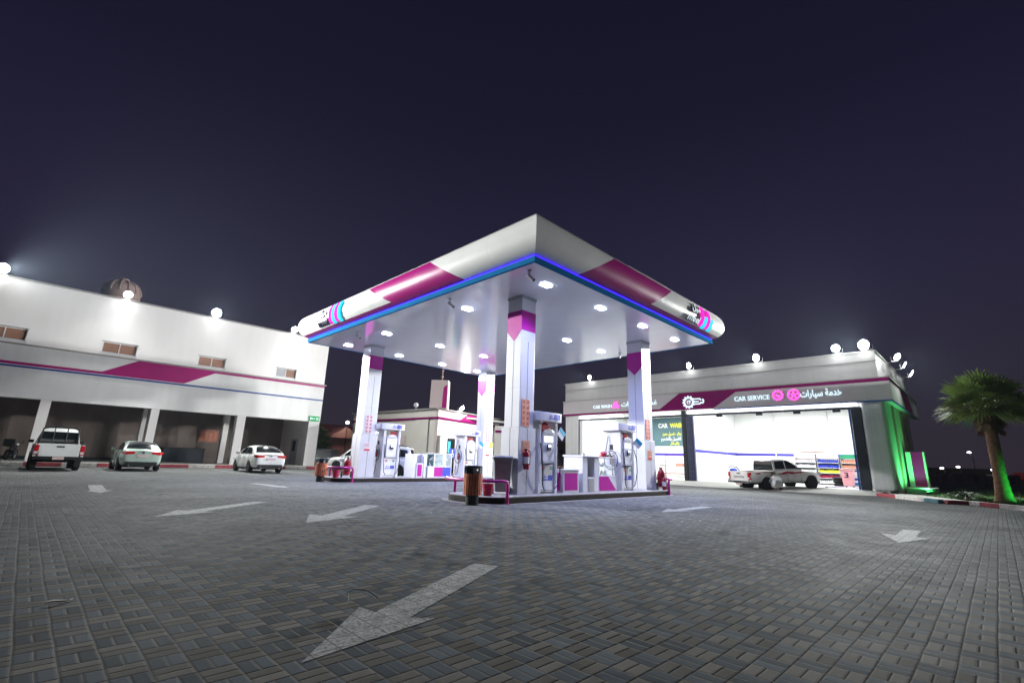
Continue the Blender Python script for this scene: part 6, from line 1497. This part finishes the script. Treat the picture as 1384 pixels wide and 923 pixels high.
def suv(label, loc, rotz, group, L=4.6):
    t = thing('sport_utility_car', label, 'car', loc, rotz, group); p = 'car_white'
    X = (-2.3, -2.26, -2.1, -1.7, -1.2, -.6, 0, .6, 1.1, 1.5, 1.9, 2.15, 2.27, 2.3)
    zt = [(-2.3, .95), (-2.2, 1.10), (-1.2, 1.08), (.8, 1.05), (1.2, 1.06), (1.9, 1.0), (2.2, .86), (2.3, .70)]
    zb = [(-2.3, .50), (-2.1, .34), (-1.5, .28), (1.5, .28), (2.1, .30), (2.3, .45)]
    hw = [(-2.3, .74), (-2.2, .86), (-1.5, .92), (0, .93), (1.4, .92), (2.0, .85), (2.25, .70), (2.3, .55)]
    b = loft_body(X, zt, zb, hw).build('body', p, t, sub=2); b.parent = None; bake(b, arch_cutters((-1.33, 1.38), .42, .92, .37)); b.parent = t
    zr = [(-2.2, 1.12), (-2.0, 1.66), (-1.7, 1.76), (-.5, 1.82), (.1, 1.78), (.5, 1.62), (1.15, 1.08)]
    green_house(t, 'cabin', (-2.2, -2.1, -2.0, -1.7, -1.1, -.5, .1, .5, .8, 1.15), zr, 1.07, .84, .27, p)
    for s in (-1, 1):
        side_glass(t, [(-2.0, 1.16), (-1.2, 1.16), (-1.2, 1.64), (-1.85, 1.58)], 1.07, .84, .27, s)
        side_glass(t, [(-1.12, 1.14), (-.28, 1.14), (-.28, 1.66), (-1.12, 1.65)], 1.07, .84, .27, s)
        side_glass(t, [(-.20, 1.14), (.88, 1.14), (.40, 1.53), (.12, 1.66), (-.20, 1.67)], 1.07, .84, .27, s)
        m = MB(); m.box(-2.32, min(s*.70, s*.88), .86, -2.12, max(s*.70, s*.88), 1.14); m.build('tail_light', 'tail_red', t, bevel=.03)
        MB().box(2.05, min(s*.52, s*.82), .80, 2.25, max(s*.52, s*.82), .95).build('headlight', 'lens_white', t, bevel=.04)
    plate_glass(t, [(-2.20, -.70, 1.20), (-2.20, .70, 1.20), (-2.03, .62, 1.62), (-2.03, -.62, 1.62)], 'rear_window', (-.9, 0, .2))
    plate_glass(t, [(1.08, -.74, 1.13), (1.08, .74, 1.13), (.42, .62, 1.68), (.42, -.62, 1.68)], 'windscreen', (.4, 0, .5))
    for x in (-1.33, 1.38):
        for s in (-1, 1): wheel(t, x, s*.80, .37, .24, s)
    MB().box(-2.34, -.72, .42, -2.2, .72, .60).build('bumper', 'black_plastic', t, bevel=.04); MB().box(-2.325, -.26, .80, -2.30, .26, .91).build('number_plate', 'plate', t)
    m = MB()
    for s in (-1, 1): m.tube([(-1.7, s*.66, 1.76), (-1.6, s*.66, 1.85), (-.1, s*.66, 1.87), (.05, s*.66, 1.80)], .02)
    m.build('roof_rail', 'black_plastic', t); mirror_pair(t, .78, .88, 1.12, p); handles(t, (-.85, .12), .925, .95); seams(t, (-.24, .9, -1.16), .926, .42, 1.0)
    MB().box(-.95, -.95, .26, .95, .95, .33).build('side_step', 'black_plastic', t, bevel=.03)
    return t

def pickup(label, paint, loc, rotz, double=True, name_text=None, decals=False, bars=False, pitch=0, zs=1.0, bumper='chrome'):
    t = thing('pickup_truck', label, 'pickup truck', loc, rotz); cr_ = -.78 if double else -.25   # rear of the cab
    # nose and cab base
    X = (cr_-.02, cr_+.02, -.2, .3, .8, 1.2, 1.6, 2.0, 2.3, 2.52, 2.6)
    zt = [(cr_-.02, 1.16), (.7, 1.13), (1.15, 1.14), (1.8, 1.08), (2.3, .98), (2.55, .80), (2.6, .70)]
    zb = [(cr_, .42), (1.4, .40), (2.3, .36), (2.6, .48)]
    hw = [(cr_, .88), (.5, .89), (1.6, .90), (2.2, .84), (2.5, .70), (2.6, .56)]
    b = loft_body(X, zt, zb, hw).build('body', paint, t, sub=2); b.parent = None; bake(b, arch_cutters((1.70,), .45, .90, .39)); b.parent = t
    zr = [(cr_-.03, 1.70), (cr_+.2, 1.76), (-.1, 1.80), (.25, 1.75), (.55, 1.62), (1.15, 1.15)]
    gx = [cr_-.03, cr_+.2]+[v for v in (-.4, -.1, .25, .55, .85, 1.15) if v > cr_+.25]
    zr[0] = (cr_-.03, 1.62)
    green_house(t, 'cabin', gx, zr, 1.12, .82, .24, paint)
    for s in (-1, 1):
        if double:
            side_glass(t, [(-.70, 1.20), (-.02, 1.20), (.0, 1.66), (-.62, 1.63)], 1.12, .82, .24, s)
            side_glass(t, [(.07, 1.20), (.92, 1.20), (.46, 1.56), (.26, 1.66), (.07, 1.67)], 1.12, .82, .24, s)
        else:
            side_glass(t, [(-.10, 1.20), (.92, 1.20), (.46, 1.56), (.26, 1.66), (-.05, 1.67)], 1.12, .82, .24, s)
    plate_glass(t, [(cr_-.035, -.77, 1.13), (cr_-.035, .77, 1.13), (cr_-.045, .66, 1.66), (cr_-.045, -.66, 1.66)], 'rear_window', (-.9, 0, 0), 0)
    plate_glass(t, [(1.06, -.72, 1.21), (1.06, .72, 1.21), (.50, .60, 1.66), (.50, -.60, 1.66)], 'windscreen', (.4, 0, .5))
    # load bed: walls with rolled rim, floor, tailgate
    xb0, xb1, w, zb0, zb1 = -2.52, cr_-.06, .885, .50, 1.10
    bd = MB()
    N = 12
    for s in (-1, 1):
        prof = [(w-.05, zb0), (w-.01, zb0+.12), (w, zb0+.32), (w-.012, zb1-.06), (w-.03, zb1), (w-.10, zb1+.0), (w-.11, zb1-.03), (w-.11, zb0+.1), (w-.05, zb0)]
        bd.grid([[(xb0+.02+(xb1-xb0-.02)*i/N, s*y, z) for y, z in prof] for i in range(N+1)])
        for x in (xb0+.02, xb1): bd.add([(x, s*y, z) for y, z in prof[:-1]], [tuple(range(len(prof)-1))])
    bd.box(xb1-.05, -w+.10, zb0+.1, xb1-.005, w-.10, zb1+.02)
    b = bd.build('load_bed', paint, t); b.parent = None
    bake(b, arch_cutters((-1.36,), .44, .95, .39)); b.parent = t
    MB().box(xb0+.03, -w+.11, zb0+.08, xb1-.05, w-.11, zb0+.13).build('bed_floor', 'dark_steel', t)
    tg = MB().box(xb0-.04, -.70, zb0+.02, xb0+.015, .70, zb1+.02).build('tailgate', paint, t, bevel=.015)
    MB().box(xb0-.052, -.14, zb1-.13, xb0-.0405, .14, zb1-.07).build('handle', 'black_plastic', tg, bevel=.004)
    if name_text:
        q = MB(); put_text(q, name_text, .13, (xb0-.0405, .44, zb0+.24), (0, -1, 0), Z_, .02, .006, .88); q.build('lettering', 'ink_dark', tg)
    for s in (-1, 1):
        m = MB(); m.box(xb0-.05, min(s*.715, s*(w-.005)), .66, xb0+.10, max(s*.715, s*(w-.005)), 1.06); m.build('tail_light', 'tail_red', t, bevel=.02)
        MB().box(xb0-.054, min(s*.73, s*.86), .70, xb0-.0505, max(s*.73, s*.86), .80).build('reverse_light', 'lens_white', t)
        MB().box(2.25, min(s*.50, s*.80), .80, 2.50, max(s*.50, s*.80), .98).build('headlight', 'lens_white', t, bevel=.05)
    m = MB(); m.box(xb0-.17, -.86, .46, xb0-.02, .86, .60); m.build('rear_bumper', bumper, t, bevel=.035); MB().box(xb0-.178, -.28, .50, xb0-.1705, .28, .58).build('bumper_step', 'black_plastic', t)
    MB().box(xb0-.10, -.25, .36, xb0-.06, .25, .475).build('number_plate', 'plate', t) if bumper == 'chrome' else MB().box(xb0-.192, -.2, .47, xb0-.1705, .2, .59).build('number_plate', 'plate', t)
    m = MB(); m.box(-2.45, -.42, .36, 2.2, -.34, .48); m.box(-2.45, .34, .36, 2.2, .42, .48); m.box(-1.41, -.7, .34, -1.31, .7, .44); m.box(1.65, -.7, .34, 1.75, .7, .44); m.box(-2.3, -.5, .42, -1.7, .5, .52); m.build('chassis', 'dark_steel', t)
    for x in (-1.36, 1.70):
        for s in (-1, 1): wheel(t, x, s*.775, .39, .25, s)
    for s in (-1, 1): MB().box(-1.86, min(s*.66, s*.88), .16, -1.83, max(s*.66, s*.88), .52).build('mud_flap', 'black_rubber', t)
    mirror_pair(t, .84, .87, 1.20, 'chrome' if not bars else 'black_plastic'); handles(t, (-.5, .22) if double else (.1,), .888, 1.0); seams(t, (.03, .95) if double else (-.2, .95), .887, .50, 1.1)
    if bars:
        m = MB(); x = xb1-.08
        m.tube([(x, -.72, 1.1), (x, -.66, 1.80), (x, -.58, 1.86), (x, .58, 1.86), (x, .66, 1.80), (x, .72, 1.1)], .028)
        for y in (-.24, .24): m.tube([(x, y, 1.12), (x, y, 1.86)], .022)
        m.tube([(x, -.7, 1.18), (x, .7, 1.18)], .02); m.build('ladder_frame', 'black_plastic', t)
    if decals:
        for s in (-1, 1):
            def dec(pts, yb):
                P = [(x, s*(yb+.006), z) for x, z in pts]; Q = [(x, s*(yb-.004), z) for x, z in pts]; n = len(P)
                return MB().add(P+Q, [tuple(range(n)), tuple(range(2*n-1, n-1, -1))]+[(i, (i+1) % n, n+(i+1) % n, n+i) for i in range(n)])
            m = dec([(-.72, .93), (-.4, .96), (-.2, 1.04), (.2, 1.06), (.55, 1.0), (1.2, 1.04), (1.2, 1.0), (.75, .94), (.3, .90), (.1, .95), (-.2, .90)], .887); m2 = dec([(-2.2, 1.03), (-1.75, 1.03), (-1.95, .93)], .880); m.add(m2.v, m2.f)
            m3 = dec([(-1.6, 1.06), (-.85, 1.07), (-.85, 1.05), (-1.6, 1.05)], .880); m.add(m3.v, m3.f); m.build('side_decal', 'decal_red', t)
        MB().box(-1.2, -.4, .64, -.95, -.1, .98).build('cargo_crate', 'red_plastic', t, bevel=.02)
    t.rotation_euler = (0, pitch, rotz); t.scale = (1, 1, zs)
    return t
pickup('white pickup with black ladder frame parked facing the arcade at far left', 'car_white', (1.19, 33.6, 0), R(90.8), False, None, False, True, 0, 1.10, 'black_plastic')
sedan('pale green grey sedan parked facing the arcade beside the white pickup', 'car_green', (4.45, 33.6, 0), R(90), 4.5, 1.03)
sedan('white sedan parked facing the arcade at an angle near its end pier', 'car_white', (10.25, 32.0, 0), R(88), 4.88, 1.05)
suv('white sport utility car standing behind the left rear pillar', (17.4, 32.7, 0), R(120), 'white utility cars behind the rear island')
suv('white utility car with dark windows half hidden by the rear showcase', (16.0, 27.6, 0), R(134), 'white utility cars behind the rear island')
HX = pickup('dusty white pickup with red side stripes entering the service bay', 'car_beige', (31.74, 9.34, 0.02), R(-31.1), True, 'TOYOTA', True, False, R(-3.0))

# ================================================================== PERSON crouching at the rear wheel
def skin_mesh(name, verts, edges, radii, mname, parent, sub=2, root=0):
    me = bpy.data.meshes.new(name); me.from_pydata(verts, edges, []); o = bpy.data.objects.new(name, me); COL.objects.link(o)
    md = o.modifiers.new('k', 'SKIN'); md.use_smooth_shade = True
    sv = me.skin_vertices[0].data
    for i, r_ in enumerate(radii): sv[i].radius = (r_, r_) if not isinstance(r_, tuple) else r_
    for i in range(len(verts)): sv[i].use_root = (i == root)
    s = o.modifiers.new('s', 'SUBSURF'); s.levels = sub; s.render_levels = sub
    dg = bpy.context.evaluated_depsgraph_get(); dg.update(); m2 = bpy.data.meshes.new_from_object(o.evaluated_get(dg)); o.modifiers.clear(); o.data = m2; m2.name = name; bpy.data.meshes.remove(me)
    m2.materials.clear(); m2.materials.append(MT[mname])
    for p in m2.polygons: p.use_smooth = True
    o.parent = parent; return o
def person(loc, rotz):
    """squatting figure: local +x is the way the person faces"""
    t = thing('person', 'person in a long white garment crouching at the rear wheel of the pickup', 'person', loc, rotz)
    V = []; E = []; RR = []
    def chain(pts, start=None):
        prev = start
        for p, r_ in pts:
            V.append(p); RR.append(r_); k = len(V)-1
            if prev is not None: E.append((prev, k))
            prev = k
        return prev
    pel = chain([((-.12, 0, .30), .16)])
    ch = chain([((.02, 0, .46), .155), ((.15, 0, .62), .165)], pel)
    nk = chain([((.27, 0, .73), .065)], ch)
    chain([((.34, 0, .80), .085), ((.40, 0, .87), .095), ((.42, 0, .95), .07)], nk)
    for s in (-1, 1):
        chain([((.17, s*.19, .64), .075), ((.33, s*.26, .46), .055), ((.50, s*.20, .40), .040), ((.58, s*.16, .40), .035)], ch)
        chain([((-.02, s*.12, .32), .11), ((.26, s*.20, .44), .085), ((.20, s*.19, .26), .065), ((.10, s*.17, .08), .042), ((.24, s*.18, .035), .036)], pel)
    body = skin_mesh('body', V, E, RR, 'skin', t)
    for s in (-1, 1):   # hands: palm with five fingers
        hv = [(.56, s*.16, .40), (.62, s*.155, .40)]; he = [(0, 1)]; hr = [.03, .034]
        for k in range(4):
            y = s*(.155+.022*(k-1.5)); i0 = len(hv); L = (.030, .034, .032, .025)[k]
            hv += [(.645, y, .40), (.645+L, y, .395), (.645+L*1.9, y, .378), (.645+L*2.2, y, .355)]; he += [(1, i0), (i0, i0+1), (i0+1, i0+2), (i0+2, i0+3)]; hr += [.010, .0095, .009, .008]
        i0 = len(hv); hv += [(.60, s*.12, .405), (.635, s*.10, .395), (.66, s*.10, .38)]; he += [(0, i0), (i0, i0+1), (i0+1, i0+2)]; hr += [.012, .011, .009]
        skin_mesh('hand', hv, he, hr, 'skin', body, 1)
    # garment: torso, sleeves and a skirt that reaches the ankles
    V.clear(); E.clear(); RR.clear()
    pel = chain([((-.12, 0, .31), .22)]); ch = chain([((.02, 0, .46), .20), ((.15, 0, .61), .205)], pel); chain([((.25, 0, .71), .11)], ch)
    for s in (-1, 1):
        chain([((.17, s*.19, .64), .11), ((.33, s*.26, .47), .085), ((.49, s*.205, .405), .065)], ch)
        chain([((-.02, s*.12, .33), .16), ((.27, s*.20, .45), .125), ((.20, s*.19, .26), .115), ((.12, s*.17, .13), .10)], pel)
    g = skin_mesh('robe', V, E, RR, 'robe', t)
    rngp = random.Random(3)
    for v in g.data.vertices:   # cloth folds
        c = v.co; c.x += .010*math.sin(c.z*38+c.y*22); c.y += .010*math.sin(c.z*30+c.x*26)
    hp = MB(); hp.lathe([(.108, -.01), (.112, .04), (.10, .10), (.06, .14), (0, .152)], n=20); hp.v = [(x*1.05, y*.95, z) for x, y, z in hp.v]
    h = hp.build('hair', 'hair', t, smooth=True); h.location = (.385, 0, .875); h.rotation_euler = (0, R(35), 0)
    fc = MB(); fc.lathe([(0, -.02), (.012, -.01), (.014, .0), (0, .02)], (.515, 0, .86), 8); fc.build('nose', 'skin', t, smooth=True)
    for s in (-1, 1):
        MB().lathe([(0, -.03), (.016, -.02), (.02, .0), (.012, .025), (0, .03)], (.39, s*.098, .88), 8).build('ear', 'skin', t, smooth=True)
        MB().lathe([(0, -.012), (.012, 0), (0, .012)], (.495, s*.036, .90), 8).build('eye', 'hair', t)
        MB().box(.04, s*.17-.05, 0, .33, s*.17+.05, .03).build('sandal', 'brown_wall', t, bevel=.012)
    return t
M = Matrix.Rotation(R(-31.1), 3, 'Z'); c = Vector((31.74, 9.34, 0))+M@Vector((-1.12, -1.32, 0))
person((c.x, c.y, .03), R(48))
# ================================================================== ADDED THIN HAZE VOLUME, FOR SOFT HALOS ROUND THE LAMPS
def haze():
    m = bpy.data.materials.new('halo_haze'); m.use_nodes = True
    nt = m.node_tree; nt.nodes.remove(nt.nodes['Principled BSDF'])
    v = nt.nodes.new('ShaderNodeVolumePrincipled'); v.inputs['Density'].default_value = .00013; v.inputs['Anisotropy'].default_value = .5; v.inputs['Color'].default_value = (.66, .80, 1, 1)
    nt.links.new(v.outputs[0], nt.nodes['Material Output'].inputs['Volume'])
    struct(MB().box(-255, -255, -1.2, 705, 705, 14.5).build('haze', m), 'stuff')
haze()
